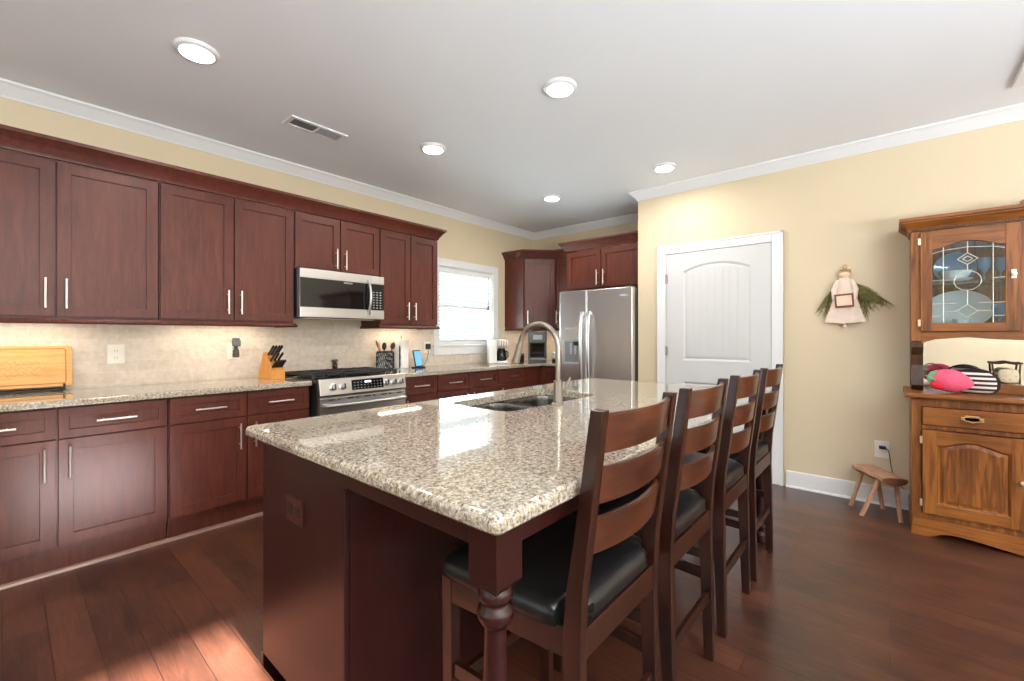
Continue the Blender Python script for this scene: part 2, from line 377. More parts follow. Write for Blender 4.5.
# ------------------------------------------------------------------ room shell
WL, XB, XR, YC = 3.89, 4.99, 4.25, 1.956        # left wall y, back wall x, right (pantry) wall x, its corner y
XREAR, YNEAR = -3.5, -4.2
struct('floor', MB().box(XREAR-.15, XB+.15, YNEAR-.15, WL+.15, -.12, 0), 'floor', smooth=0)
struct('ceiling', MB().box(XREAR-.15, XB+.15, YNEAR-.15, WL+.15, CEIL, CEIL+.12), 'ceiling', smooth=0)
wx0, wx1, wz0, wz1 = 3.24, 4.128, 1.143, 2.045   # kitchen window opening
def wall_with_hole(a0, a1, h0, h1, z0, z1, t0, t1, axis):
    m = MB()
    for b in ((a0, h0, 0, CEIL), (h1, a1, 0, CEIL), (h0, h1, 0, z0), (h0, h1, z1, CEIL)):
        if b[3]-b[2] < 1e-4 or b[1]-b[0] < 1e-4: continue
        if axis == 'x': m.box(b[0], b[1], t0, t1, b[2], b[3])
        else: m.box(t0, t1, b[0], b[1], b[2], b[3])
    return m
struct('wall_left', wall_with_hole(XREAR, XB+.15, wx0, wx1, wz0, wz1, WL, WL+.09, 'x'), 'wall', smooth=0)
struct('wall_back', MB().box(XB, XB+.15, YC-.15, WL, 0, CEIL), 'wall', smooth=0)
struct('wall_right', MB().box(XR, XR+.12, YNEAR, YC, 0, CEIL).box(XR+.12, XB, YC-.12, YC, 0, CEIL), 'wall', smooth=0)
struct('wall_rear', wall_with_hole(YNEAR, WL, 0.1, 2.9, .8, 2.3, XREAR-.15, XREAR, 'y'), 'wall', smooth=0)
m = MB()
for a, b, z0, z1 in ((XREAR, -.02, 0, CEIL), (-.02, .514, 0, 1.7), (-.02, .514, 2.145, CEIL), (.514, XR, 0, CEIL)): m.box(a, b, YNEAR-.15, YNEAR, z0, z1)  # unseen slot cut to shape the sun patch on the floor
struct('wall_near', m, 'wall', smooth=0)
# ceiling crown mouldings
CR = [(0, CEIL-.085), (.008, CEIL-.085), (.012, CEIL-.07), (.03, CEIL-.05), (.05, CEIL-.028), (.064, CEIL-.02), (.07, CEIL-.012), (.07, CEIL-.0005), (0, CEIL-.0005)]
struct('trim_1', MB().sweep([(XREAR, WL-.0005), (XB-.0005, WL-.0005), (XB-.0005, YC+.0005), (XR-.0005, YC+.0005), (XR-.0005, -4.15)], CR, -1), 'trim', label='white crown moulding along the top of the walls')
t = None
# baseboard on the right wall
BB = [(0, 0.001), (.016, .001), (.016, .095), (.012, .105), (.012, .122), (.006, .132), (0, .132)]
struct('baseboard_right', MB().sweep([(XR-.0005, .652), (XR-.0005, -4.1)], BB, -1), 'trim')
struct('trim_3', MB().sweep([(XR-.017, .652), (XR-.017, -4.1)], [(0, .001), (.012, .001), (.009, .011), (0, .016)], -1), 'trim')
# backsplash
m = MB().box(-.9, 3.148, WL-.010, WL-.0005, .914, 1.36).box(3.148, 4.22, WL-.010, WL-.0005, .914, 1.03).box(4.22, XB-.011, WL-.010, WL-.0005, .914, 1.36)
struct('wall_tiles', m, 'tile', smooth=0)
struct('wall_tiles_back', MB().box(XB-.010, XB-.0005, 2.9, WL-.011, .914, 1.36), 'tileb', smooth=0)

# window: casing, jamb, sashes, glass
m = MB()
cw = .09
m.box(wx0-cw, wx0, WL-.022, WL-.0005, wz0-.02, wz1+cw, .004).box(wx1, wx1+cw, WL-.022, WL-.0005, wz0-.02, wz1+cw, .004)
m.box(wx0, wx1, WL-.022, WL-.0005, wz1, wz1+cw, .004).box(wx0-cw, wx1+cw, WL-.026, WL-.0005, wz0-.115, wz0-.02, .004)
m.box(wx0-cw-.01, wx1+cw+.01, WL-.045, WL-.0005, wz0-.02, wz0, .004)
m.box(wx0, wx0+.012, WL-.001, WL+.088, wz0, wz1).box(wx1-.012, wx1, WL-.001, WL+.088, wz0, wz1).box(wx0, wx1, WL-.001, WL+.088, wz1-.012, wz1).box(wx0, wx1, WL-.001, WL+.088, wz0, wz0+.012)
win = struct('window_1', m, 'trim', label='double-hung kitchen window with white casing')
m = MB(); zm = (wz0+wz1)/2; xm = (wx0+wx1)/2
for z0, z1, y in ((wz0+.012, zm+.02, WL+.060), (zm-.02, wz1-.012, WL+.078)):
    m.box(wx0+.012, wx0+.045, y-.0085, y+.0085, z0, z1).box(wx1-.045, wx1-.012, y-.0085, y+.0085, z0, z1)
    m.box(wx0+.012, wx1-.012, y-.0085, y+.0085, z0, z0+.045).box(wx0+.012, wx1-.012, y-.0085, y+.0085, z1-.045, z1)
    m.box(xm-.012, xm+.012, y-.006, y+.006, z0, z1)
struct('window_sash', m, 'trim', win)
struct('window_glass', MB().box(wx0+.05, wx1-.05, WL+.0585, WL+.0605, wz0+.05, zm).box(wx0+.05, wx1-.05, WL+.0775, WL+.0795, zm, wz1-.05), 'glass', win)
# door in the right wall
d0, d1, dz = .757, 1.663, 2.04
m = MB()
for a, b in ((d1, d1+.085), (d0-.085, d0)): m.box(XR-.020, XR-.0005, a, b, 0, dz+.085, .004).box(XR-.027, XR-.0005, (b-.02 if a >= d1 else a), (b if a >= d1 else a+.02), 0, dz+.085, .004)
m.box(XR-.020, XR-.0005, d0, d1, dz, dz+.085, .004).box(XR-.027, XR-.0005, d0-.085, d1+.085, dz+.065, dz+.085, .004)
dr = struct('door_1', m, 'trim', label='white interior door with arched upper panel and casing')
# leaf with two moulded panels; the upper one has an arched head and vertical grooves
pa, pb = .916, 1.497
def arch(a, b, z0, z1, rise, n=16):
    return [(a, z0), (b, z0)] + [(b+(a-b)*k/n, z1+rise*(1-(2*k/n-1)**2)) for k in range(n+1)]
m = MB(); xf0, xf1 = XR-.012, XR-.0006
up_o = arch(pa, pb, 1.015, 1.862, .062); lo_o = [(pa, .22), (pb, .22), (pb, .814), (pa, .814)]
t0, t1 = d0+.004, d1-.004
m.holed([(t0, .915), (t1, .915), (t1, dz-.004), (t0, dz-.004)], up_o, xf0, xf1, 'x')
m.holed([(t0, .01), (t1, .01), (t1, .915), (t0, .915)], lo_o, xf0, xf1, 'x')
struct('door_leaf', m, 'door', dr, smooth=20)
m = MB()
def ringm(m, A, B, xa, xb):
    t = bmesh.new(); va = [t.verts.new((xa, *p)) for p in A]; vb = [t.verts.new((xb, *p)) for p in B]; n = len(A)
    for k in range(n): t.faces.new((va[k], va[(k+1) % n], vb[(k+1) % n], vb[k]))
    bmesh.ops.recalc_face_normals(t, faces=t.faces); m._add(t)
def inset(poly, d):
    cx = sum(p[0] for p in poly)/len(poly); y0, y1 = min(p[0] for p in poly), max(p[0] for p in poly); z0, z1 = min(p[1] for p in poly), max(p[1] for p in poly)
    zc = (z0+z1)/2; return [(cx+(p[0]-cx)*(1-2*d/(y1-y0)), zc+(p[1]-zc)*(1-2*d/(z1-z0))) for p in poly]
for po in (up_o, lo_o):
    a, b, c2 = po, inset(po, .018), inset(po, .036)
    ringm(m, a, b, XR-.0125, XR-.003); ringm(m, b, c2, XR-.003, XR-.008)
    m.prism(c2, XR-.008, XR-.001, 'x')
for k in range(1, 9):
    pass
struct('door_panel', m, 'door', dr, smooth=20)
m = MB()
w = (pb-pa-.08)/8
for k in range(8):
    y0 = pa+.04+w*k; yc = y0+w/2
    top = 1.862-.034+.062*(1-(2*(yc-pa)/(pb-pa)-1)**2)*.92
    m.box(XR-.0105, XR-.007, y0+.003, y0+w-.003, 1.06, top-.008, .0015)
struct('door_board', m, 'door', dr)
for z in (1.80, 1.10, .25): struct('hinge', MB().cyl((XR-.018, d1+.001, z-.045), (XR-.018, d1+.001, z+.045), .006).box(XR-.016, XR-.0125, d1-.022, d1, z-.042, z+.042), 'toothpick', dr)
struct('door_knob', MB().lathe([(.026, 0), (.026, .006), (.011, .01), (.011, .035), (.024, .042), (.029, .056), (.02, .07), (.001, .072)], mat=T(XR-.013, .82, .94) @ RY(-pi/2)), 'satin', dr)

# ------------------------------------------------------------------ ceiling lamps, vent
pos = ['nearest the left cabinets at the top left of the ceiling', 'in the middle of the row over the range', 'at the far end of the row by the window', 'above the island sink', 'over the far end of the island by the door', 'over the near end of the island']
for k, (x, y) in enumerate(CANS):
    t = thing('ceiling_light', 'round white recessed ceiling light ' + pos[k], 'ceiling light', (x, y, CEIL), 0, 'recessed ceiling lights')
    obj('trim_ring', MB().lathe([(.072, -.0006), (.098, -.0006), (.098, -.006), (.092, -.016), (.076, -.022), (.072, -.02)], caps=False), 'trim', t)
    obj('lens', MB().lathe([(.0, -.010), (.074, -.010), (.074, -.024), (.05, -.031), (.0, -.034)], caps=False), 'lens', t)
    lamp('lamp_%d' % k, 'AREA', (x, y, CEIL-.040), 6.5, (1, .95, .88), (0, 0, 0), .14, spread=radians(170))
t = thing('ceiling_access_panel', 'white framed ceiling panel at the upper right corner above the hutch', 'ceiling panel', (3.40, -.90, CEIL))
obj('panel_frame', MB().holed([(2.96, -1.26), (3.84, -1.26), (3.84, -.54), (2.96, -.54)], [(3.0, -1.22), (3.80, -1.22), (3.80, -.58), (3.0, -.58)], CEIL-.022, CEIL-.0006), 'trim', t, world=True)
obj('panel', MB().box(3.002, 3.798, -1.218, -.582, CEIL-.010, CEIL-.0008), 'ceiling', t, world=True)
t = thing('ceiling_vent', 'white rectangular ceiling register with two louvred halves', 'vent', (1.45, 3.075, CEIL))
m = MB().holed(rrect(-.20, .20, -.076, .076, .004, 1), rrect(-.172, .172, -.052, .052, .002, 1), -.010, -.0006); m.box(-.006, .006, -.053, .053, -.010, -.002)
obj('vent_frame', m, 'trim', t)
m = MB()
for s in (-1, 1):
    for k in range(16): m.box(-.0035, .0035, -.052, .052, -.0008, .0008, mat=T(s*(.016+.0098*k), 0, -.007) @ RY(radians(48*s)))
obj('louvre', m, 'lightgrey', t)
obj('duct', MB().box(-.172, .172, -.052, .052, -.0016, -.0008), 'vent_dark', t)

# ------------------------------------------------------------------ cabinets
def bar(m, p0, p1, n, r=.006, off=.032, inset=.03):
    """bar pull between p0,p1 standing off along n"""
    p0, p1, n = Vector(p0), Vector(p1), Vector(n); d = (p1-p0).normalized()
    m.cyl(p0+n*off, p1+n*off, r, n=12)
    for p in (p0+d*inset, p1-d*inset): m.cyl(p, p+n*off, r*.75, n=8)
    return m
def shaker(x0, x1, z0, z1, yf, th=.02, rail=.058, rec=.011):
    """five-piece door, front face at local y=yf (front is -y)"""
    m = MB()
    rl = min(rail, (x1-x0)*.3, (z1-z0)*.3)
    m.box(x0, x0+rl, yf, yf+th, z0, z1, .0018).box(x1-rl, x1, yf, yf+th, z0, z1, .0018)
    m.box(x0+rl-.001, x1-rl+.001, yf, yf+th, z1-rl, z1, .0018).box(x0+rl-.001, x1-rl+.001, yf, yf+th, z0, z0+rl, .0018)
    m.box(x0+rl-.002, x1-rl+.002, yf+rec, yf+th-.002, z0+rl-.002, z1-rl+.002)
    return m
HL = .168
def leaf(root, x0, x1, z0, z1, yf, pull=None, zp=None, name='door', **kw):
    d = obj(name, shaker(x0, x1, z0, z1, yf, **kw), 'cherry', root)
    if pull is not None:
        m = MB()
        if name == 'drawer': bar(m, (pull-HL/2*kw.get('hs', 1), yf, zp), (pull+HL/2, yf, zp), (0, -1, 0))
        else: bar(m, (pull, yf, zp-HL/2), (pull, yf, zp+HL/2), (0, -1, 0))
        obj('handle', m, 'satin', d)
    return d
def drawer(root, x0, x1, z0, z1, yf, hl=HL):
    d = obj('drawer', shaker(x0, x1, z0, z1, yf, rail=.042), 'cherry', root)
    xc = (x0+x1)/2; obj('handle', bar(MB(), (xc-hl/2, yf, (z0+z1)/2), (xc+hl/2, yf, (z0+z1)/2), (0, -1, 0)), 'satin', d)
UZ0, UZ1 = 1.345, 2.24
G = .0032
def upper(label, x0, x1, doors, z0=UZ0, z1=UZ1, y=WL, depth=.33, rz=0, loc=None, zp=None, dd=None, group='wall cabinets'):
    """local x from 0..w, back at y=0, front at -depth"""
    w = x1-x0
    t = thing('wall_cabinet', label, 'cabinet', loc or (x0, y-.001, z0), rz, group)
    h = z1-z0; f = -(depth-.021)
    obj('carcass', MB().box(.0006, w-.0006, f, 0, 0, h, .001), 'cherry', t)
    for a, b, pull in doors:
        p = None if pull is None else (b-x0-.04 if pull == 'R' else a-x0+.04)
        leaf(t, a-x0+G, b-x0-G, .012, h-.012, -depth, p, (zp if zp else .14))
    return t
upper('wall cabinet of two dark cherry doors at the far left end of the row', -.266, .658, [(-.264, .196, 'R'), (.198, .656, 'L')])
upper('wide dark cherry wall cabinet of two doors directly left of the microwave', .661, 1.503, [(.663, 1.083, 'R'), (1.085, 1.501, 'L')])
upper('short dark cherry wall cabinet of two doors above the microwave', 1.506, 2.268, [(1.507, 1.885, 'R'), (1.887, 2.267, 'L')], z0=1.785, zp=.11)
upper('dark cherry wall cabinet of two doors between microwave and window', 2.271, 2.952, [(2.272, 2.612, 'R'), (2.614, 2.951, 'L')])
# crown and light rail: continuous runs
CP = [(-.02, 2.232), (.004, 2.232), (.008, 2.25), (.022, 2.266), (.036, 2.290), (.058, 2.314), (.066, 2.316), (.066, 2.336), (-.02, 2.336)]
yf = WL-.33
m = MB().sweep([(-.27, yf), (2.955, yf), (2.955, WL-.002)], [(o, z+.0088) for o, z in CP], -1)
tag(obj('cabinet_crown', m, 'cherry', smooth=50), 'long dark cherry crown moulding on top of the left wall cabinets', 'moulding')
RP = [(-.03, UZ0-.030), (.012, UZ0-.030), (.020, UZ0-.022), (.012, UZ0-.012), (.006, UZ0-.001), (-.03, UZ0-.001)]
tag(obj('light_rail', MB().sweep([(-.27, yf), (1.505, yf), (1.505, WL-.012)], RP, -1), 'cherry'), 'dark cherry light rail under the cabinets left of the microwave', 'moulding')
tag(obj('light_rail', MB().sweep([(2.269, WL-.012), (2.269, yf), (2.954, yf), (2.954, WL-.012)], RP, -1), 'cherry'), 'short dark cherry light rail under the cabinet beside the window', 'moulding')
# diagonal corner unit
t = thing('corner_cabinet', 'diagonal dark cherry corner wall cabinet with one door right of the window', 'cabinet', (4.515, 3.415, UZ0), -pi/4, 'wall cabinets')
poly = [(4.37, WL-.001), (4.37, 3.57), (4.385, 3.565), (4.655, 3.295), (4.66, 3.28), (XB-.001, 3.28), (XB-.001, WL-.001)]
obj('carcass', MB().prism(poly, UZ0, UZ1), 'cherry', t, world=True)
dw = .195; dd = shaker(-dw, dw, .012, UZ1-UZ0-.012, -.020); d = obj('door', dd, 'cherry', t)
obj('handle', bar(MB(), (-dw+.035, -.02, .055), (-dw+.035, -.02, .055+HL), (0, -1, 0)), 'satin', d)
# narrow unit on the back wall
upper('narrow dark cherry wall cabinet tucked between corner cabinet and refrigerator', 0, .345, [(0, .345, 'L')], loc=(XB-.001, 3.277, UZ0), rz=-pi/2)
# over the refrigerator
FY0, FY1, FZ0, FZ1 = 1.962, 2.926, 1.785, 2.235
t = upper('deep dark cherry cabinet of two doors above the refrigerator', 0, FY1-FY0, [(.012, .468, 'R'), (.47, .955, 'L')], FZ0, FZ1, depth=.61, loc=(XB-.001, FY1, FZ0), rz=-pi/2, zp=.12)
CP2 = [(o, z+.0088) for o, z in CP]
tag(obj('cabinet_crown', MB().sweep([(4.37, WL-.002), (4.37, 3.56), (4.66, 3.27), (4.66, 2.998)], CP2, -1), 'cherry', smooth=50), 'dark cherry crown moulding stepping around the corner cabinet top', 'moulding')
tag(obj('cabinet_crown', MB().sweep([(4.592, 2.9265), (4.38, 2.9265), (4.38, 1.962)], [(o, z+.008) for o, z in CP], -1), 'cherry', smooth=50), 'dark cherry crown moulding above the refrigerator cabinet', 'moulding')
tag(obj('light_rail', MB().sweep([(4.37, WL-.012), (4.37, 3.56), (4.66, 3.27), (4.66, 2.94)], RP, -1), 'cherry'), 'dark cherry light rail under the corner cabinet', 'moulding')

# base cabinets
BF = 3.27
def base(label, x0, x1, cols, loc=None, rz=0, toe=True):
    """cols: (a,b,kind,pull)"""
    t = thing('base_cabinet', label, 'cabinet', loc or (x0, WL-.001, 0), rz, 'base cabinets'); w = x1-x0; f = -(WL-BF-.021)
    obj('carcass', MB().box(.0006, w-.0006, f, 0, .12, .874), 'cherry', t)
    obj('toe_kick', MB().box(.0006, w-.0006, f+.03, f+.05, 0.001, .14), 'cherry', t)
    for a, b, pull in cols:
        a -= x0; b -= x0
        drawer(t, a+G, b-G, .712, .866, -(WL-BF), min(HL, (b-a)*.5))
        if pull: leaf(t, a+G, b-G, .15, .705, -(WL-BF), (b-.045 if pull == 'R' else a+.045), .585)
    return t
base('dark cherry base cabinet with two drawers and doors at the left end', -.266, .648, [(-.264, .185, 'R'), (.187, .647, 'L')])
base('dark cherry base cabinet with two drawers and doors left of the range', .652, 1.492, [(.653, 1.072, 'R'), (1.074, 1.491, 'L')])
base('dark cherry base cabinet with a drawer immediately right of the range', 2.282, 2.709, [(2.30, 2.707, 'L')])
base('dark cherry base cabinet of two drawers below the kitchen window', 2.713, 3.56, [(2.714, 3.12, 'R'), (3.124, 3.559, 'L')])
base('dark cherry base cabinet near the inside corner below the coffee maker', 3.563, 4.06, [(3.565, 4.04, 'L')])
t = thing('base_cabinet', 'plain dark cherry corner base cabinet beside the refrigerator', 'cabinet', (4.68, 3.4, 0), 0, 'base cabinets')
obj('carcass', MB().prism([(4.063, WL-.001), (4.063, 3.292), (4.37, 3.292), (4.37, 2.91), (XB-.001, 2.91), (XB-.001, WL-.001)], .12, .874), 'cherry', t, world=True)
obj('toe_kick', MB().prism([(4.063, 3.36), (4.063, 3.33), (4.40, 3.33), (4.40, 2.912), (4.43, 2.912), (4.43, 3.36)], 0.001, .14), 'cherry', t, world=True)
obj('door', shaker(-.17, .17, .15, .86, 0).xf(T(4.349, 3.09, 0) @ RZ(-pi/2)), 'cherry', t, world=True)
struct('trim_4', MB().sweep([(-.27, 3.317), (1.494, 3.317)], [(0, .001), (.018, .001), (.014, .014), (.004, .020), (0, .020)], -1), 'quarter', label='thin shoe moulding along the toe kick')
# counters
m = MB().prism([(-.27, WL-.011), (-.27, 3.24), (1.500, 3.24), (1.500, WL-.011)], .877, .914, bev=.008, seg=3)
tag(obj('granite_countertop', m, 'granite'), 'speckled granite countertop left of the range under the cutting board', 'countertop')
m = MB().prism([(2.274, WL-.011), (2.274, 3.24), (4.34, 3.24), (4.34, 2.90), (XB-.011, 2.90), (XB-.011, WL-.011)], .877, .914, bev=.008, seg=3)
tag(obj('granite_countertop', m, 'granite'), 'speckled granite L-shaped countertop under the window running to the refrigerator', 'countertop')

# ------------------------------------------------------------------ range
t = thing('gas_range', 'stainless steel slide-in gas range with black grates', 'range', (1.888, 3.5, 0))
rx0, rx1 = 1.508, 2.266
obj('body', MB().box(rx0, rx1, 3.190, WL-.012, .02, .895), 'black', t, world=True)
obj('cooktop', MB().box(rx0-.003, rx1+.003, 3.190, WL-.035, .896, .918, .004), 'blackgloss', t, world=True)
m = MB().prism([(3.190, .925), (3.168, .921), (3.148, .803), (3.190, .795)], rx0+.006, rx1-.002, 'x', bev=.003)
cp = obj('control_panel', m, 'steel', t, world=True)
nx = Vector((0, -.986, .167))
tilt = RX(radians(90-9.6))
def onpanel(x, z): return Vector((x, 3.148+(z-.803)*(.02/.118)-.0005, z))
for px in (1.618, 1.695, 2.075, 2.145, 2.213):
    p = onpanel(px, .862); mt = Matrix.Translation(p) @ tilt
    k = obj('knob', MB().lathe([(.0, 0), (.027, 0), (.027, .004), (.021, .006), (.020, .026), (.017, .030), (0, .030)], caps=False, mat=mt), 'steel', t, world=True)
    obj('knob_grip', MB().box(-.0045, .0045, -.019, .019, .026, .039, .002, mat=mt), 'black', k, world=True)
dp = obj('display', MB().box(-.14, .14, -.040, .040, 0, .003, .001, mat=Matrix.Translation(onpanel(1.905, .865)) @ tilt), 'blackgloss', t, world=True)
obj('clock', MB().box(-.028, .028, .012, .026, .0031, .0037, mat=Matrix.Translation(onpanel(1.905, .865)) @ tilt), 'digits', dp, world=True)
m = MB()
for r in range(3):
    for c in range(9):
        if abs(c-4) < 2 and r == 2: continue
        m.box(-.005, .005, -.0018, .0018, .0031, .0034, mat=Matrix.Translation(onpanel(1.905, .865)) @ tilt @ T(-.115+.0287*c, -.026+.022*r))
obj('button', m, 'lightgrey', dp, world=True)
dv = obj('oven_door', MB().box(rx0+.004, rx1-.004, 3.152, 3.190, .235, .785, .006).box(rx0+.004, rx1-.004, 3.158, 3.190, .786, .794), 'steel', t, world=True)
obj('oven_window', MB().box(rx0+.11, rx1-.11, 3.1505, 3.152, .36, .63, .0005), 'blackgloss', dv, world=True)
m = MB()
for k in range(9): x = rx0+.07+.074*k; m.box(x, x+(.05 if k % 2 == 0 else .02), 3.1513, 3.1525, .764, .772)
obj('vent_slot', m, 'dark', dv, world=True)
m = MB(); n = 14
m.tube([(rx0+.035+(rx1-rx0-.07)*k/n, 3.110-.018*sin(pi*k/n), .728) for k in range(n+1)], .0125, 12, ellipse=(1.1, .9))
for x in (rx0+.045, rx1-.045): m.box(x-.012, x+.012, 3.107, 3.155, .716, .740, .004)
obj('handle', m, 'steel', dv, world=True)
obj('storage_drawer', MB().box(rx0+.004, rx1-.004, 3.156, 3.190, .04, .225, .006), 'steel', t, world=True)
for gx in (1.515, 1.766, 2.017):
    m = MB(); w = .242
    for y in (3.30, 3.50, 3.56, 3.78): m.box(gx, gx+w, y-.006, y+.006, .938, .952, .002)
    for x in (gx+.006, gx+w/2, gx+w-.006): m.box(x-.006, x+.006, 3.275, 3.80, .934, .953, .002)
    for x in (gx+.06, gx+w-.06):
        for y in (3.40, 3.67): m.box(x-.004, x+.004, y-.07, y+.07, .938, .953, .001)
    for x in (gx+.008, gx+w-.008):
        for y in (3.285, 3.79): m.box(x-.008, x+.008, y-.008, y+.008, .918, .936)
    obj('grate', m, 'iron', t, world=True)
for x, y, r in ((1.636, 3.40, .045), (1.636, 3.67, .036), (1.888, 3.54, .055), (2.138, 3.40, .04), (2.138, 3.67, .034)):
    obj('burner', MB().lathe([(r*1.25, 0), (r*1.25, .004), (r, .006), (r, .013), (r*.8, .016), (0, .016)], (x, y, .918), caps=False), 'iron', t, world=True)
obj('rear_vent', MB().box(rx0, rx1, WL-.085, WL-.036, .918, .934, .004), 'black', t, world=True)

# ------------------------------------------------------------------ microwave
t = thing('microwave', 'stainless steel over-the-range microwave with black glass door', 'microwave', (1.887, 3.6, 1.392))
mx0, mx1, mz0, mz1, my = 1.507, 2.266, 1.392, 1.782, 3.485
obj('body', MB().box(mx0, mx1, my+.035, WL-.012, mz0, mz1, .003), 'black', t, world=True)
xs = mx0+.625
d = obj('door', MB().box(mx0+.008, xs, my, my+.034, mz1-.075, mz1-.002, .004).box(mx0+.008, xs, my, my+.034, mz0+.004, mz0+.083, .004).box(mx0+.008, xs, my+.006, my+.034, mz0+.07, mz1-.07), 'steel', t, world=True)
obj('door_glass', MB().box(mx0+.010, xs-.001, my+.002, my+.006, mz0+.084, mz1-.076, .0005), 'blackgloss', d, world=True)
obj('badge', MB().box(xs-.255, xs-.175, my+.0010, my+.0019, mz1-.094, mz1-.084), 'lightgrey', d, world=True)
m = MB(); n = 12
m.tube([(xs-.028, my-.012-.036*sin(pi*k/n), mz0+.045+.30*k/n) for k in range(n+1)], [.011]*13, 12)
obj('handle', m.cyl((xs-.028, my+.002, mz0+.05), (xs-.028, my-.014, mz0+.05), .010).cyl((xs-.028, my+.002, mz0+.34), (xs-.028, my-.014, mz0+.34), .010), 'steel', d, world=True)
pn = obj('control_panel', MB().box(xs+.002, mx1, my+.004, my+.034, mz0+.084, mz1-.076, .002), 'blackgloss', t, world=True)
for za, zb in ((mz1-.075, mz1-.002), (mz0+.004, mz0+.083)): obj('trim_band', MB().box(xs+.002, mx1, my, my+.034, za, zb, .004), 'steel', t, world=True)
m = MB()
for r in range(7):
    for c in range(3): m.box(xs+.022+.034*c, xs+.038+.034*c, my+.0030, my+.0038, mz0+.10+.023*r, mz0+.108+.023*r)
obj('button', m, 'lightgrey', pn, world=True)
obj('vent_grille', MB().box(mx0+.06, mx1-.06, my+.06, my+.16, mz0-.006, mz0-.0005, .001), 'steel', t, world=True)

# ------------------------------------------------------------------ refrigerator
t = thing('refrigerator', 'stainless steel side-by-side refrigerator with water dispenser', 'refrigerator', (4.55, 2.416, 0))
fy0, fy1, fs, fx, fz = 1.972, 2.860, 2.502, 4.15, 1.748
obj('body', MB().box(fx+.075, XB-.03, fy0+.006, fy1-.002, .03, fz-.012, .004), 'grey', t, world=True)
obj('base_grille', MB().box(fx+.06, fx+.20, fy0+.02, fy1-.02, .002, .085), 'black', t, world=True)
for ya in (fy0+.02, fy1-.09): obj('top_hinge', MB().box(fx+.02, fx+.14, ya, ya+.07, fz-.011, fz+.012, .004), 'grey', t, world=True)
def fdoor(y0, y1): return MB().box(fx, fx+.07, y0, y1, .09, fz, .012, 3)
dR = obj('right_door', fdoor(fy0, fs-.004), 'steel', t, world=True)
dL = obj('left_door', fdoor(fs+.004, fy1), 'steel', t, world=True)
for d, y in ((dR, fs-.045), (dL, fs+.045)):
    m = MB(); n = 16
    m.tube([(fx-.028-.030*sin(pi*k/n)**.7, y, .70+.80*k/n) for k in range(n+1)], .0135, 12, ellipse=(.8, 1.25))
    for z in (.71, 1.49): m.box(fx-.035, fx+.004, y-.012, y+.012, z-.02, z+.02, .004)
    obj('handle', m, 'steel', d, world=True)
dp = obj('dispenser', MB().holed([(2.568, .93), (2.80, .93), (2.80, 1.34), (2.568, 1.34)], [(2.583, .955), (2.785, .955), (2.785, 1.185), (2.583, 1.185)], fx-.006, fx+.0, 'x'), 'lightgrey', dL, world=True)
obj('dispenser_recess', MB().box(fx-.0025, fx-.0008, 2.583, 2.785, .955, 1.185), 'midgrey', dL, world=True)
obj('dispenser_panel', MB().box(fx-.0085, fx-.0062, 2.59, 2.778, 1.205, 1.325, .001), 'steel', dL, world=True)
m = MB()
for y in (2.64, 2.70): m.box(fx-.014, fx-.003, y-.012, y+.012, 1.04, 1.17, .003)
obj('paddle', m, 'lightgrey', dL, world=True)
obj('spout', MB().box(fx-.018, fx-.003, 2.60, 2.66, 1.14, 1.184, .004), 'black', dL, world=True)
obj('badge', MB().box(fx-.0018, fx-.0003, 2.02, 2.11, 1.655, 1.675), 'lightgrey', dR, world=True)

# ------------------------------------------------------------------ window blind and what lies outside
t = thing('window_blind', 'white horizontal slat blind hanging in the kitchen window', 'blind', (xm, WL+.04, wz1))
obj('headrail', MB().box(wx0+.016, wx1-.016, WL+.006, WL+.048, wz1-.075, wz1-.0125, .003), 'whiteplastic', t, world=True)
m = MB()
zt = wz1-.10
nsl = 19
for k in range(nsl):
    z = wz0+.05+(zt-wz0-.05)*k/(nsl-1)
    m.box(wx0+.018, wx1-.018, -.020, .020, -.0013, .0013, mat=T(0, WL+.027, z) @ RX(radians(-14)))
obj('slats', m, 'whiteplastic', t, world=True)
obj('bottom_rail', MB().box(wx0+.018, wx1-.018, WL+.010, WL+.046, wz0+.0125, wz0+.032, .003), 'whiteplastic', t, world=True)
m = MB()
for x in (wx0+.12, xm, wx1-.12):
    for y in (WL+.0055, WL+.0485): m.cyl((x, y, wz0+.03), (x, y, wz1-.07), .0013, n=6)
obj('ladder_cord', m, 'whiteplastic', t, world=True)
m = MB().cyl((wx1-.07, WL+.001, 1.62), (wx1-.07, WL+.001, wz1-.05), .003, n=8).lathe([(.0, 0), (.007, .004), (.005, .03), (0, .034)], (wx1-.07, WL+.001, 1.60), caps=False)
obj('tilt_wand', m, 'grey', t, world=True)
tag(obj('lawn_ground', MB().box(-6, 14, WL+.16, 16, -.4, -.13), 'grass', smooth=0), kind='structure'); bpy.data.objects['lawn_ground'].name = 'floor_outside'
# ------------------------------------------------------------------ island
ix0, ix1, iy0, iy1 = .581, 3.05, .536, 1.806
t = thing('kitchen_island', 'dark mahogany kitchen island with turned legs below the granite top', 'kitchen island', ((ix0+ix1)/2, 1.2, 0))
bx0, bx1, by0, by1 = .640, 3.0, 1.178, 1.783
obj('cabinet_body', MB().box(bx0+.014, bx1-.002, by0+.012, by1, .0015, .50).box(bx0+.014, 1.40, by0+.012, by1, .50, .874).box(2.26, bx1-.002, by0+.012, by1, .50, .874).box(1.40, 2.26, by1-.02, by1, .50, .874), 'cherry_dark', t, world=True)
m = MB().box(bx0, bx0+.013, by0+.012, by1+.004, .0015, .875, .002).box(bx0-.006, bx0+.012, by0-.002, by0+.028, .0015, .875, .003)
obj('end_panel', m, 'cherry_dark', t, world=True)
obj('back_panel', MB().box(bx0+.013, bx1, by0, by0+.011, .0015, .875, .001), 'cherry_dark', t, world=True)
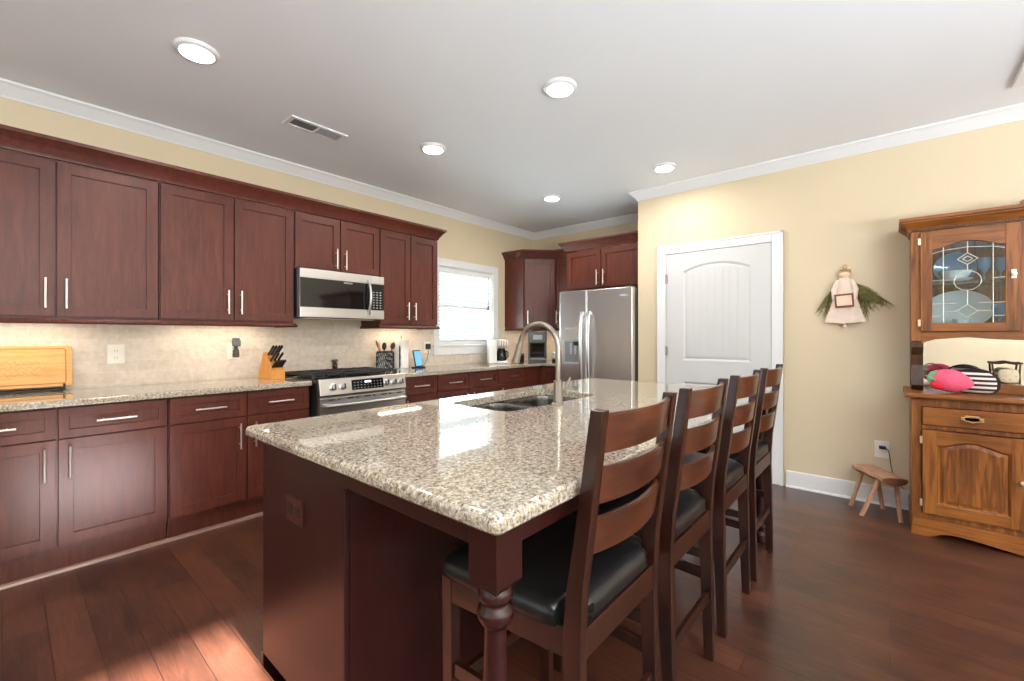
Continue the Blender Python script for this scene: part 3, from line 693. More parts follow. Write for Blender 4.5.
obj('far_panel', MB().box(bx1-.0015, bx1+.012, by0, by1+.004, .0015, .875, .002), 'cherry_dark', t, world=True)
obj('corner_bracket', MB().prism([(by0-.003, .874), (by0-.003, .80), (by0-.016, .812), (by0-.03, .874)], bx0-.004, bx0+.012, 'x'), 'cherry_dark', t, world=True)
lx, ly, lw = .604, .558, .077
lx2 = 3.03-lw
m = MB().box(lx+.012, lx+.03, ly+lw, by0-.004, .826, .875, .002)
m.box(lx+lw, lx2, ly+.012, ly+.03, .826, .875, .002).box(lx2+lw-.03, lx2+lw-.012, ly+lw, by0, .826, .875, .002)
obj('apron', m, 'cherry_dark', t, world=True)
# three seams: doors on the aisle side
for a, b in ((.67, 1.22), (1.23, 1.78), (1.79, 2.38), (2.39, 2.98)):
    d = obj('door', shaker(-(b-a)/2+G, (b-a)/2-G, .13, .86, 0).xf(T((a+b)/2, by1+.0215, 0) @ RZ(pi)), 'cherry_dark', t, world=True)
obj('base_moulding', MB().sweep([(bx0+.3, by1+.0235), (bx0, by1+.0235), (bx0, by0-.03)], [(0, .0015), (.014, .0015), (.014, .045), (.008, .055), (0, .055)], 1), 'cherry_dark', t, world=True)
LP = [(.030, .0), (.036, .006), (.036, .05), (.028, .06), (.026, .075), (.035, .09), (.035, .105), (.027, .12), (.023, .20), (.026, .34), (.028, .44), (.027, .52), (.024, .60), (.0222, .655), (.0228, .668), (.029, .674), (.035, .684), (.0372, .694), (.0355, .704), (.029, .711), (.028, .718), (.034, .724), (.0362, .732), (.034, .741), (.030, .748)]
for x in (lx, lx2):
    m = MB().lathe(LP, (x+lw/2, ly+lw/2, .0015), 32)
    m.box(x, x+lw, ly, ly+lw, .760, .8755, .003)
    # chamfered lower end of the square block
    tb = bmesh.new(); c = (x+lw/2, ly+lw/2)
    ra = [tb.verts.new((c[0]+sx*lw/2*.99, c[1]+sy*lw/2*.99, .7602)) for sx, sy in ((-1, -1), (1, -1), (1, 1), (-1, 1))]
    rb = [tb.verts.new((c[0]+sx*.024, c[1]+sy*.024, .744)) for sx, sy in ((-1, -1), (1, -1), (1, 1), (-1, 1))]
    for k in range(4): tb.faces.new((ra[k], rb[k], rb[(k+1) % 4], ra[(k+1) % 4]))
    bmesh.ops.recalc_face_normals(tb, faces=tb.faces); m._add(tb)
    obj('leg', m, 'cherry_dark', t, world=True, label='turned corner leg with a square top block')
# brown outlet in the end panel
op = obj('outlet_plate', MB().box(bx0-.006, bx0-.0002, 1.446, 1.566, .622, .706, .002), 'brownplastic', t, world=True, label='brown electrical outlet plate')
m = MB()
for y in (1.475, 1.535):
    m.box(bx0-.008, bx0-.0062, y-.016, y+.016, .648, .682, .001)
obj('socket', m, 'black', op, world=True)
# worktop with the sink opening
sx0, sx1, sy0, sy1 = 1.43, 2.20, 1.25, 1.66
hole = rrect(sx0, sx1, sy0, sy1, .07, 8)
m = MB(); nq = 8
def ring(x0, x1, y0, y1, r): return rrect(x0, x1, y0, y1, r, nq)
tb = bmesh.new(); rr = .016; z0, z1 = .879, .914
prof = [(rr, z1)]+[(rr-rr*sin(a), z1-rr+rr*cos(a)) for a in (radians(22), radians(45), radians(68), radians(90))]+[(0, z0+.006), (.006, z0)]
rings = [[tb.verts.new((px, py, z)) for px, py in ring(ix0+d, ix1-d, iy0+d, iy1-d, .022-d)] for d, z in prof]
for a, b in zip(rings, rings[1:]):
    for k in range(len(a)): tb.faces.new((a[k], a[(k+1) % len(a)], b[(k+1) % len(a)], b[k]))
hv = [[tb.verts.new((px, py, z)) for px, py in hole] for z in (z1, z0)]
for k in range(len(hole)): tb.faces.new((hv[0][k], hv[0][(k+1) % len(hole)], hv[1][(k+1) % len(hole)], hv[1][k]))
for R_, H_ in ((rings[0], hv[0]), (rings[-1], hv[1])):
    es = []
    for lp in (R_, H_):
        for k in range(len(lp)):
            e = tb.edges.get((lp[k], lp[(k+1) % len(lp)])); es.append(e)
    bmesh.ops.triangle_fill(tb, edges=es, use_beauty=True)
bmesh.ops.recalc_face_normals(tb, faces=tb.faces); m._add(tb)
tag(obj('island_countertop', m, 'granite'), 'large polished speckled granite top on the kitchen island with sink cut-out', 'countertop')
# undermount double-bowl sink
t = thing('kitchen_sink', 'stainless steel double-bowl sink set under the island granite', 'sink', ((sx0+sx1)/2, (sy0+sy1)/2, .69))
xd = 1.80
def bowl(x0, x1, y0, y1):
    m = MB(); tb = bmesh.new()
    rg = [[tb.verts.new((px, py, z)) for px, py in rrect(x0+d, x1-d, y0+d, y1-d, max(.02, .075-d), 6)] for d, z in ((-.012, .877), (0, .876), (.004, .85), (.010, .735), (.022, .715), (.05, .708))]
    for a, b in zip(rg, rg[1:]):
        for k in range(len(a)): tb.faces.new((a[k], a[(k+1) % len(a)], b[(k+1) % len(a)], b[k]))
    tb.faces.new(rg[-1]); bmesh.ops.solidify(tb, geom=tb.faces[:], thickness=.0015); bmesh.ops.recalc_face_normals(tb, faces=tb.faces)
    return m._add(tb)
obj('bowl', bowl(sx0+.008, xd-.018, sy0+.008, sy1-.008), 'sinksteel', t, world=True)
obj('bowl', bowl(xd+.018, sx1-.008, sy0+.008, sy1-.008), 'sinksteel', t, world=True)
obj('divider', MB().box(xd-.009, xd+.009, sy0+.02, sy1-.02, .80, .872, .006), 'sinksteel', t, world=True)
for x in (1.615, 2.0): obj('drain', MB().lathe([(.0, .006), (.02, .006), (.032, .003), (.042, .0055), (.045, .001)], (x, 1.46, .709), caps=False), 'sinksteel', t, world=True)
# pull-down tap
fxx, fyy = 1.738, 1.205
t = thing('kitchen_faucet', 'brushed nickel gooseneck pull-down faucet beside the island sink', 'faucet', (fxx, fyy, .914))
obj('base', MB().lathe([(.0, .0008), (.030, .0008), (.030, .008), (.024, .014), (.022, .10), (.020, .11), (0, .11)], caps=False), 'bronze', t)
R = .118; zc = .272
path = [(0, 0, .105), (0, 0, .2)]+[(0, R-R*cos(a), zc+R*sin(a)) for a in [pi*k/20 for k in range(0, 19)]]
a = pi*18/20; p = Vector(path[-1]); dv = Vector((0, sin(a), cos(a)))
obj('spout', MB().tube([tuple(q) for q in path]+[tuple(p+dv*.02)], .0135, 16), 'bronze', t)
q = p+dv*.02
obj('spray_head', MB().tube([tuple(q), tuple(q+dv*.01), tuple(q+dv*.06), tuple(q+dv*.098), tuple(q+dv*.105)], [.015, .0175, .0185, .021, .016], 16), 'bronze', t)
obj('collar', MB().lathe([(.014, .10), (.022, .104), (.022, .116), (.014, .12)], caps=False), 'bronze', t)
obj('lever', MB().cyl((.02, 0, .06), (.046, 0, .06), .012).tube([(.04, 0, .06), (.055, -.01, .085), (.06, -.03, .13)], [.008, .007, .005], 10), 'bronze', t)

# ------------------------------------------------------------------ counter stools
def make_stool():
    t = thing('counter_stool', 'x', 'stool', (0, 0, 0), 0, 'counter stools along the island')
    ws, wf = .216, .246                                   # half widths at back posts and front
    # back post: raked above the seat, slightly kicked out at the floor (local y=0 at the foot)
    zz = [0, .12, .28, .42, .50, .58, .68, .80, .92, 1.02, 1.083]
    yy = [-.002, .001, .006, .010, .013, .012, .004, -.014, -.030, -.043, -.052]
    dp = [.034, .037, .041, .045, .047, .047, .043, .039, .036, .034, .032]
    for s in (-1, 1):
        x0, x1 = sorted((s*ws, s*(ws-.030)))
        poly = [(y-d/2, z) for y, z, d in zip(yy, zz, dp)]+[(y+d/2, z) for y, z, d in list(zip(yy, zz, dp))[::-1]]
        obj('back_post', MB().prism(poly, x0, x1, 'x', bev=.003), 'stoolwood', t, smooth=50)
    for s in (-1, 1):
        x = s*(wf-.02)
        obj('front_leg', MB().prism([(x-.013, 0), (x+.013, 0), (x+.019, .575), (x-.019, .575)], .386, .424, 'y', bev=.003), 'stoolwood', t)
    # ladder slats bowed to the rear
    def slat(z0, z1, bow=.030):
        zm = (z0+z1)/2; yc = [-.002+0]
        def ybase(z): 
            for k in range(len(zz)-1):
                if zz[k] <= z <= zz[k+1]: return yy[k]+(yy[k+1]-yy[k])*(z-zz[k])/(zz[k+1]-zz[k])
        us = [k/16 for k in range(17)]; xw = ws-.027
        tb = bmesh.new(); R_ = []
        for u in us:
            x = -xw+2*xw*u; b = -bow*(1-(2*u-1)**2)
            ya, yb = ybase(z0)+b, ybase(z1)+b
            R_.append([tb.verts.new(c) for c in ((x, ya-.008, z0), (x, ya+.008, z0), (x, yb+.008, z1), (x, yb-.008, z1))])
        for A, B in zip(R_, R_[1:]):
            for k in range(4): tb.faces.new((A[k], A[(k+1) % 4], B[(k+1) % 4], B[k]))
        tb.faces.new(R_[0]); tb.faces.new(R_[-1][::-1]); bmesh.ops.recalc_face_normals(tb, faces=tb.faces)
        bmesh.ops.bevel(tb, geom=[e for e in tb.edges if len(e.link_faces) == 2 and e.calc_face_angle() > .8], offset=.003, segments=2, affect='EDGES')
        return MB()._add(tb)
    for z0, z1 in ((.982, 1.072), (.864, .950), (.745, .832)): obj('slat', slat(z0, z1), 'slatwood', t, smooth=50)
    # seat frame rails
    m = MB().box(-ws+.028, ws-.028, -.008, .018, .508, .578, .003).box(-wf+.03, wf-.03, .396, .418, .508, .578, .003)
    for s in (-1, 1): m.prism([(s*(ws-.004), .02), (s*(wf-.004), .389), (s*(wf-.026), .389), (s*(ws-.026), .02)], .508, .578, bev=.002)
    obj('seat_frame', m, 'stoolwood', t)
    # upholstered seat, domed
    def fn(p):
        e = .24
        f = lambda c: math.copysign(abs(c)**e, c)
        return Vector((f(p.x), f(p.y), f(p.z) if p.z < 0 else p.z**.75))
    m = MB()
    def tp(p):
        q = fn(p); wdt = (.238 + (.266-.238)*(q.y*.5+.5)); return Vector((q.x*wdt, q.y*.224, q.z*(.045 if q.z > 0 else .016)))
    tb = bmesh.new(); bmesh.ops.create_uvsphere(tb, u_segments=48, v_segments=24, radius=1)
    for v in tb.verts: v.co = tp(v.co)
    # keep clear of the posts: notch the rear corners in
    for v in tb.verts:
        if v.co.y < -.17 and abs(v.co.x) > .17: v.co.y = max(v.co.y, -.170)
    bmesh.ops.translate(tb, vec=(0, .2185, .5955), verts=tb.verts); m._add(tb)
    st = obj('seat', m, 'leather', t, smooth=60)
    # stretchers
    obj('stretcher', MB().box(-ws+.028, ws-.028, -.006, .012, .225, .262, .003), 'stoolwood', t)
    obj('stretcher', MB().box(-wf+.035, wf-.035, .397, .415, .245, .282, .003), 'stoolwood', t)
    for s in (-1, 1):
        obj('stretcher', MB().prism([(s*(ws-.006), .022), (s*(wf-.012), .386), (s*(wf-.028), .386), (s*(ws-.022), .022)], .300, .338, bev=.002), 'stoolwood', t)
    for x, y in ((-ws+.015, -.002), (ws-.015, -.002)): pass
    return t
st = make_stool()
which = ['nearest dark wood counter stool with black leather seat and ladder back', 'second dark wood ladder-back counter stool from the near end of the island', 'third dark wood ladder-back counter stool from the near end of the island', 'farthest dark wood ladder-back counter stool in front of the white door']
for k, x in enumerate((1.05, 1.581, 2.152, 2.70)):
    o = st if k == 0 else copy_tree(st)
    o.location = (x, .530, .0015); o['label'] = which[k]

# ------------------------------------------------------------------ hutch
HX, HY0, HY1 = 3.75, -.105, -1.115          # front of the lower case, left and right ends
t = thing('china_hutch', 'honey oak china hutch with leaded glass doors against the right wall', 'hutch', (4.0, -.61, 0))
BK = XR-.020
def oh(name, m, mat='oak', par=None, label=None, smooth=35): return obj(name, m, mat, par or t, world=True, label=label, smooth=smooth)
# plinth with scalloped lower edge
n = 40
def scallop(u):      # u 0..1 over half the width
    if u < .09: return .0
    if u < .20: return .038*sin((u-.09)/.11*pi/2)
    if u < .62: return .038*(.5+.5*cos((u-.20)/.42*pi))*.98+.001
    return .001+.0*u
us = [k/n for k in range(n+1)]
low = [(HY0+.006+(HY1-HY0-.012)*u, .0015+scallop(min(u, 1-u)*2*.55)) for u in us]
oh('plinth', MB().prism(low+[(HY1+.006, .112), (HY0-.006, .112)][0:2], HX-.012, HX+.012, 'x', bev=.002).box(HX+.012, BK, HY0-.016, HY0+.004, .0015, .112).box(HX+.012, BK, HY1-.004, HY1+.016, .0015, .112), 'oakh')
oh('lower_case', MB().box(HX+.012, BK, HY0-.02, HY0, .113, .858).box(HX+.012, BK, HY1, HY1+.02, .113, .858).box(BK-.012, BK, HY0-.02, HY1+.02, .113, .858).box(HX+.012, BK-.012, HY0-.02, HY1+.02, .113, .13)
   .box(HX, HX+.02, HY0, HY0-.045, .113, .858, .002).box(HX, HX+.02, HY1, HY1+.045, .113, .858, .002).box(HX, HX+.02, -.587, -.633, .113, .858, .002)
   .box(HX, HX+.02, HY0-.045, HY1+.045, .113, .148, .002).box(HX, HX+.02, HY0-.045, HY1+.045, .668, .694, .002).box(HX, HX+.02, HY0-.045, HY1+.045, .808, .858, .002))
oh('counter_slab', MB().box(HX-.035, BK, HY0+.035, HY1-.035, .859, .887, .008, 3), 'oakh')
def flat_arch(a, b, z0, z1, rise, n=20):
    """panel outline with a cathedral head: level shoulders, raised centre"""
    return [(a, z0), (b, z0)]+[(b+(a-b)*k/n, z1+rise*(.5-.5*cos(2*pi*k/n))**.8) for k in range(n+1)]
def framed(name, a, b, z0, z1, op, xa, xb, backed=False):
    'stiles carry the name; the two cross rails hang under it with their own grain'
    ai, bi = op[0][0], op[1][0]; zb = op[0][1]
    m = MB().box(xa, xb, a, ai, z0, z1, .002).box(xa, xb, bi, b, z0, z1, .002)
    if backed: m.prism([(ai-.01, z0+.02), (bi+.01, z0+.02), (bi+.01, z1-.02), (ai-.01, z1-.02)], xb-.0025, xb-.0005, 'x')
    d = oh(name, m)
    obj('rail', MB().box(xa, xb, ai+.0003, bi-.0003, z0, zb, .0015), 'oakh', d, world=True)
    obj('rail', MB().prism(op[2:]+[(ai, z1), (bi, z1)], xa, xb, 'x'), 'oakh', d, world=True)
    return d
for y1, y0, kn in ((-.150, -.586, -.565), (-.634, -1.07, -.655)):
    a, b = y0+.003, y1-.003
    d = oh('drawer', MB().box(HX-.016, HX-.0005, a, b, .697, .805, .005, 2), 'oakh')
    yc = (a+b)/2
    obj('handle', MB().box(HX-.019, HX-.0162, yc-.048, yc+.048, .740, .762, .001).box(HX-.019, HX-.0162, yc-.03, yc+.03, .732, .772, .001).tube([(HX-.018, yc-.038, .752), (HX-.040, yc-.034, .744), (HX-.044, yc, .736), (HX-.040, yc+.034, .744), (HX-.018, yc+.038, .752)], .0042, 8), 'brass', d, world=True, label='antique brass bail pull')
    pan = flat_arch(a+.062, b-.062, .212, .572, .040)
    d = framed('door', a, b, .150, .664, pan, HX-.020, HX-.0005, True)
    m = MB(); p2 = inset(pan, .012); p3 = inset(pan, .034); ringm(m, pan, p2, HX-.0195, HX-.008); ringm(m, p2, p3, HX-.008, HX-.013); m.prism(p3, HX-.013, HX-.004, 'x')
    obj('raised_panel', m, 'oak', d, world=True)
    obj('knob', MB().lathe([(.009, 0), (.007, .012), (.014, .02), (.016, .028), (.010, .034), (0, .035)], mat=T(HX-.020, kn, .42) @ RY(-pi/2), n=16), 'brasslight', d, world=True)
    hy = y1 if y1 > -.5 else y0
    for z in (.21, .60): obj('hinge', MB().box(HX-.018, HX-.0005, hy-.004, hy+.010, z-.022, z+.022, .002), 'brasslight', d, world=True)
# shaped side brackets, mirror back and upper cabinet
UX = 3.93
for ya, yb in ((HY0-.002, HY0-.062), (HY1+.002, HY1+.062)):
    prof = [(UX+.05, .888), (UX+.02, .92), (UX+.035, .98), (UX+.06, 1.05), (UX+.05, 1.12), (UX+.012, 1.17), (UX+.012, 1.21), (BK-.012, 1.21), (BK-.012, .888)]
    oh('side_bracket', MB().prism(prof, ya, yb, 'y', bev=.003), 'oakdark')
oh('mirror', MB().box(BK-.010, BK-.004, HY0-.062, HY1+.062, .90, 1.27), 'mirror', label='mirror panel at the back of the open shelf')
oh('upper_case', MB().box(UX+.02, BK, HY0-.001, HY0-.019, 1.211, 1.93).box(UX+.02, BK, HY1+.001, HY1+.019, 1.211, 1.93).box(BK-.012, BK, HY0-.02, HY1+.02, 1.272, 1.93)
   .box(UX+.02, BK-.012, HY0-.02, HY1+.02, 1.275, 1.295).box(UX+.02, BK-.012, HY0-.02, HY1+.02, 1.90, 1.93)
   .box(UX, UX+.02, HY0, HY0-.05, 1.212, 1.93, .002).box(UX, UX+.02, HY1, HY1+.05, 1.212, 1.93, .002).box(UX, UX+.02, -.580, -.640, 1.27, 1.93, .002))
oh('mid_shelf', MB().box(UX+.03, BK-.013, HY0-.021, HY1+.021, 1.575, 1.593), 'oakdark')
lowr = [(HY0-.05+(HY1-HY0+.10)*u, 1.20+.028*min(1, min(u, 1-u)*14)**.6-.008*cos(4*pi*u)) for u in us]
oh('apron', MB().prism(lowr+[(HY1+.05, 1.272), (HY0-.05, 1.272)], UX+.001, UX+.02, 'x', bev=.0015), 'oakh')
oh('crown', MB().sweep([(BK, HY0+.001), (UX-.001, HY0+.001), (UX-.001, HY1-.001), (BK, HY1-.001)], [(-.02, 1.931), (.006, 1.931), (.010, 1.95), (.03, 1.972), (.048, 1.985), (.048, 1.992), (.058, 1.996), (.058, 2.016), (-.02, 2.016)], -1), 'oakh', smooth=50)
m = MB()
for k in range(68): y = HY0-.004-.0148*k; m.box(UX-.013, UX-.0011, y-.0075, y, 1.934, 1.946)
oh('dentil', m, 'oakdark')
oh('pediment', MB().prism([(-.583, 2.017), (-.583, 2.040), (-.59, 2.046), (-.61, 2.050), (-.63, 2.046), (-.637, 2.040), (-.637, 2.017)], UX-.02, UX, 'x', bev=.002), 'oakh')
for y1, y0, kn in ((-.148, -.582, -.556), (-.638, -1.072, -.664)):
    a, b = y0+.003, y1-.003
    op_ = flat_arch(a+.056, b-.056, 1.326, 1.800, .040)
    d = framed('glass_door', a, b, 1.276, 1.918, op_, UX-.020, UX-.0005)
    obj('pane', MB().prism(inset(op_, .0005), UX-.012, UX-.009, 'x'), 'glass', d, world=True)
    m = MB(); yc = (a+b)/2; X = UX-.0135; r = .0022
    def ln(p, q): m.cyl((X, yc+p[0], p[1]), (X, yc+q[0], q[1]), r, n=6)
    for sgn in (-1, 1): ln((sgn*.108, 1.326), (sgn*.108, 1.822))
    for zz_ in (1.37, 1.45, 1.60):
        ln((-.158, zz_), (-.05 if zz_ > 1.44 and zz_ < 1.6 else -.108, zz_)); ln((.108 if zz_ == 1.37 else .05, zz_), (.158, zz_))
    ln((-.158, 1.775), (-.108, 1.79)); ln((-.108, 1.79), (0, 1.80)); ln((0, 1.80), (.108, 1.79)); ln((.108, 1.79), (.158, 1.775))
    ln((0, 1.835), (0, 1.762))
    for A in ([(0, 1.762), (.045, 1.725), (0, 1.69), (-.045, 1.725)], [(0, 1.742), (.022, 1.725), (0, 1.708), (-.022, 1.725)], [(0, 1.44), (.045, 1.40), (0, 1.36), (-.045, 1.40)]):
        for k in range(4): ln(A[k], A[(k+1) % 4])
    ci = [(0+.060*cos(2*pi*k/24), 1.59+.060*sin(2*pi*k/24)) for k in range(24)]
    for k in range(24): ln(ci[k], ci[(k+1) % 24])
    ln((0, 1.53), (0, 1.44)); ln((0, 1.69), (0, 1.65)); ln((-.108, 1.40), (-.045, 1.40)); ln((.045, 1.40), (.108, 1.40))
    obj('came', m, 'lead', d, world=True, label='lead lines forming a diamond and circle pattern')
    obj('latch', MB().box(UX-.024, UX-.0202, kn-.010, kn+.010, 1.588, 1.640, .001).lathe([(.008, 0), (.006, .010), (.011, .018), (0, .022)], mat=T(UX-.024, kn, 1.612) @ RY(-pi/2), n=14), 'brasslight', d, world=True)
    hy = y1 if y1 > -.5 else y0
    for z in (1.33, 1.86): obj('hinge', MB().box(UX-.018, UX-.0005, hy-.004, hy+.010, z-.022, z+.022, .002), 'brasslight', d, world=True)
# dishes behind the glass
def plate_m(r, d=.022): return [(0, 0), (r*.55, 0), (r*.6, .003), (r*.98, d), (r, d+.002), (r*.97, d+.004), (r*.58, .008), (0, .006)]
def put(name, label, cat, m, mat, group=None): return tag(obj(name, m, mat, smooth=50), label, cat, group)
put('platter', 'large pale oval platter standing on edge behind the glass on the lower shelf', 'platter', MB().lathe(plate_m(.128, .016), mat=T(4.19, -.345, 1.424) @ RY(-pi/2-.16) @ Matrix.Diagonal((1, 1.3, 1, 1)), n=40, caps=False), 'porcelain')
put('teacup', 'small white cup on the lower shelf in front of the platter', 'cup', MB().lathe([(0, 0), (.022, 0), (.024, .004), (.04, .045), (.044, .06), (.041, .06), (.036, .044), (.02, .008), (0, .006)], (4.06, -.35, 1.2955), caps=False), 'porcelain')
put('plate', 'white dinner plate at the bottom of the stack on the middle shelf', 'plate', MB().lathe(plate_m(.085), (4.075, -.325, 1.5936), caps=False), 'porcelain', 'plates on the middle shelf')
put('serving_bowl', 'white bowl sitting on the plate on the middle shelf', 'bowl', MB().lathe([(0, 0), (.04, 0), (.045, .006), (.075, .05), (.08, .065), (.076, .065), (.06, .03), (0, .008)], (4.075, -.325, 1.6026), caps=False), 'porcelain')
put('display_plate', 'pale blue plate leaning against the back of the middle shelf', 'plate', MB().lathe(plate_m(.105, .016), mat=T(4.200, -.33, 1.703) @ RY(-pi/2-.10), n=36, caps=False), 'blueglass')
for k, (x, y, z, nm) in enumerate(((4.08, -.455, 1.5936, 'blue glass goblet left of the divider line on the middle shelf'), (4.12, -.53, 1.5936, 'blue glass goblet at the right end of the middle shelf'), (4.05, -.515, 1.2955, 'blue glass goblet on the lower shelf at the right'))):
    put('goblet', nm, 'glass', MB().lathe([(0, 0), (.03, 0), (.03, .003), (.006, .008), (.005, .05), (.012, .06), (.03, .085), (.033, .13), (.03, .15), (.028, .15), (.03, .128), (.026, .088), (0, .066)], (x, y, z), caps=False, n=20), 'blueglass', 'blue goblets in the hutch')
# things on the hutch counter
def rotm(loc, rz=0, rx=0, ry=0): return T(*loc) @ RZ(rz) @ RY(ry) @ RX(rx)
t2 = thing('strawberry_cushion', 'pink plush strawberry cushion with green leaves on the hutch counter', 'cushion', (3.86, -.285, .888))
def sfn(p): k = 1-.36*max(0, -p.y)**1.3; return Vector((p.x*k, p.y, p.z*k))
mt = T(3.86, -.288, .966) @ RX(radians(10))
obj('body', MB().blob((0, 0, 0), (.055, .102, .072), 28, sfn, mt), 'pink', t2, world=True, smooth=80)
m = MB()
for k in range(6):
    a = 2*pi*k/6+.2; c0 = Vector((0, .097, .0))
    d2 = Vector((cos(a), 0, sin(a)))
    m.tube([tuple(c0+Vector((0, .006, 0))), tuple(c0+d2*.028+Vector((0, -.006, 0))), tuple(c0+d2*.054+Vector((0, -.026, 0)))], [.012, .014, .003], 8, ellipse=(1, .5))
m.cyl((0, .098, 0), (0, .118, .008), .006, .004)
obj('leaves', m.xf(mt), 'green', t2, world=True, smooth=60)
obj('cheek', MB().blob((-.030, .058, -.040), (.028, .034, .026), 16, None, mt), 'red', t2, world=True, smooth=80)
t2 = thing('striped_pouch', 'black and cream striped rounded pouch beside the strawberry cushion', 'pouch', (3.97, -.41, .888))
def pf(p): return Vector((math.copysign(abs(p.x)**.7, p.x), math.copysign(abs(p.y)**.75, p.y), p.z if p.z > 0 else -abs(p.z)**.45))
mt = T(3.965, -.405, .960) @ RZ(radians(-12))
obj('body', MB().blob((0, 0, 0), (.05, .095, .072), 32, pf, mt), 'stripe', t2, world=True, smooth=80)
m = MB(); m.tube([(-.012, .098*cos(a), .075*sin(a) if sin(a) > 0 else .0685*math.copysign(abs(sin(a))**.45, sin(a))) for a in [2*pi*k/40 for k in range(41)]], .009, 10)
obj('piping', m.xf(mt), 'brownstrap', t2, world=True, smooth=60)
t2 = thing('black_headband', 'dark curved strap lying behind the strawberry cushion', 'strap', (4.06, -.27, .888))
obj('band', MB().strip(lambda u, v: (4.04+.03*v, -.16-.17*u, .90+.15*sin(pi*(.18+.82*u))**.8 - .004*v), [k/24 for k in range(25)], [0, .5, 1], thick=.006), 'brownstrap', t2, world=True)
t2 = thing('standin_chair', 'small wooden stand-in for a reflected chair, holding a floral cushion on the hutch counter', 'stand-in chair', (4.10, -.56, .888))  # solid miniature added in place of a mirror reflection
wb = 'oakdark'
obj('seat_box', MB().box(4.03, 4.17, -.63, -.495, .8885, .945, .003), 'oakh', t2, world=True)
for y in (-.505, -.615):
    obj('back_post', MB().tube([(4.15, y, .945), (4.155, y, 1.0), (4.17, y+(.006 if y > -.55 else -.006), 1.075)], .005, 8), wb, t2, world=True)
obj('crest_rail', MB().tube([(4.17, -.488, 1.074), (4.172, -.52, 1.070), (4.174, -.56, 1.078), (4.172, -.60, 1.070), (4.17, -.632, 1.074)], [.005, .008, .009, .008, .005], 8), wb, t2, world=True)
m = MB()
for z in (.985, 1.02): m.cyl((4.158, -.505, z), (4.158, -.615, z), .003, n=8)
obj('back_rail', m, wb, t2, world=True)
put('floral_cushion', 'tiny cream floral cushion leaning in the chair that stands in for a reflection', 'cushion', MB().blob((0, 0, 0), (.016, .045, .045), 20, lambda p: Vector((p.x, math.copysign(abs(p.y)**.6, p.y), math.copysign(abs(p.z)**.6, p.z))), T(4.128, -.565, .994) @ RY(radians(10))), 'floral')

# ------------------------------------------------------------------ log stool, right outlet, wall ornament
t = thing('log_stool', 'small rustic split-log stool with four peg legs beside the hutch', 'stool', (3.99, .07, 0))
ax = Vector((-.80, -.50, 0)).normalized(); ang = atan2(ax.y, ax.x)
base_m = T(4.025, .062, .006) @ RZ(ang)
hl = .165
tb = bmesh.new(); secs = []
for k in range(9):
    u = -hl+2*hl*k/8; w = .078+.006*sin(k*1.7); 
    pr = [(-w, .268), (-w+.006, .286), (-.03, .291+.002*sin(k)), (.03, .290), (w-.006, .284), (w, .266), (w*.75, .246), (.02, .236), (-.02, .236), (-w*.75, .246)]
    secs.append([tb.verts.new((u, a, b)) for a, b in pr])
for A, B in zip(secs, secs[1:]):
    for k in range(10): tb.faces.new((A[k], A[(k+1) % 10], B[(k+1) % 10], B[k]))
tb.faces.new(secs[0]); tb.faces.new(secs[-1][::-1]); bmesh.ops.recalc_face_normals(tb, faces=tb.faces)
obj('seat', MB()._add(tb).xf(base_m), 'logwood', t, world=True, smooth=40)
obj('cut_end', MB().prism([(-.076, .268), (-.07, .284), (-.03, .289), (.03, .288), (.07, .282), (.076, .266), (.057, .248), (.02, .238), (-.02, .238), (-.057, .248)], hl+.0004, hl+.003, 'x').xf(base_m), 'logend', t, world=True)
for (u, v_), foot in (((-.10, -.042), (4.055, .218)), ((.085, -.045), (3.885, .150)), ((-.10, .045), (4.135, .040)), ((.10, .045), (3.905, -.055))):
    p = base_m @ Vector((u, v_, .262)); obj('leg', MB().cyl(tuple(p), (foot[0], foot[1], .0015), .0145, .0135, 10), 'logwood', t, world=True)
t = thing('wall_outlet', 'white wall outlet with a black plug above the log stool', 'outlet', (XR, .045, .405))
obj('plate', MB().box(XR-.006, XR-.0004, .003, .088, .345, .468, .002), 'whiteplastic', t, world=True)
obj('receptacle', MB().box(XR-.008, XR-.0062, .028, .063, .372, .398, .001).box(XR-.008, XR-.0062, .028, .063, .412, .438, .001), 'almond', t, world=True)
t = thing('power_cord', 'black plug and cord hanging from the outlet towards the hutch', 'cord', (XR-.02, .03, .42))
obj('plug', MB().box(XR-.036, XR-.0082, .022, .062, .414, .436, .004), 'black', t, world=True)
obj('cable', MB().tube([(XR-.032, .022, .424), (XR-.045, .008, .41), (XR-.04, .0, .36), (XR-.03, -.006, .30), (XR-.03, -.015, .24), (XR-.026, -.04, .17), (XR-.026, -.075, .15)], .003, 8), 'black', t, world=True)
# cloth angel ornament
t = thing('angel_ornament', 'cloth angel wall ornament with a small sign and dried twig wings', 'wall ornament', (XR-.03, .26, 1.55))
XO = XR-.035
m = MB(); tb = bmesh.new(); nn = 40; rows = []
for z, ry, rx, wv in ((1.69, .030, .018, 0), (1.66, .052, .024, .02), (1.60, .062, .026, .03), (1.52, .075, .028, .05), (1.44, .098, .030, .07), (1.375, .118, .030, .10), (1.352, .120, .028, .12)):
    rows.append([tb.verts.new((XO+rx*cos(a)*(1+wv*cos(7*a)), .262+ry*sin(a)*(1+wv*.4*cos(7*a)), z-.012*(1-abs(sin(a)))*(z < 1.36))) for a in [2*pi*k/nn for k in range(nn)]])
for A, B in zip(rows, rows[1:]):
    for k in range(nn): tb.faces.new((A[k], A[(k+1) % nn], B[(k+1) % nn], B[k]))
tb.faces.new(rows[0]); tb.faces.new(rows[-1]); bmesh.ops.recalc_face_normals(tb, faces=tb.faces)
obj('dress', m._add(tb), 'cloth', t, world=True, smooth=60)
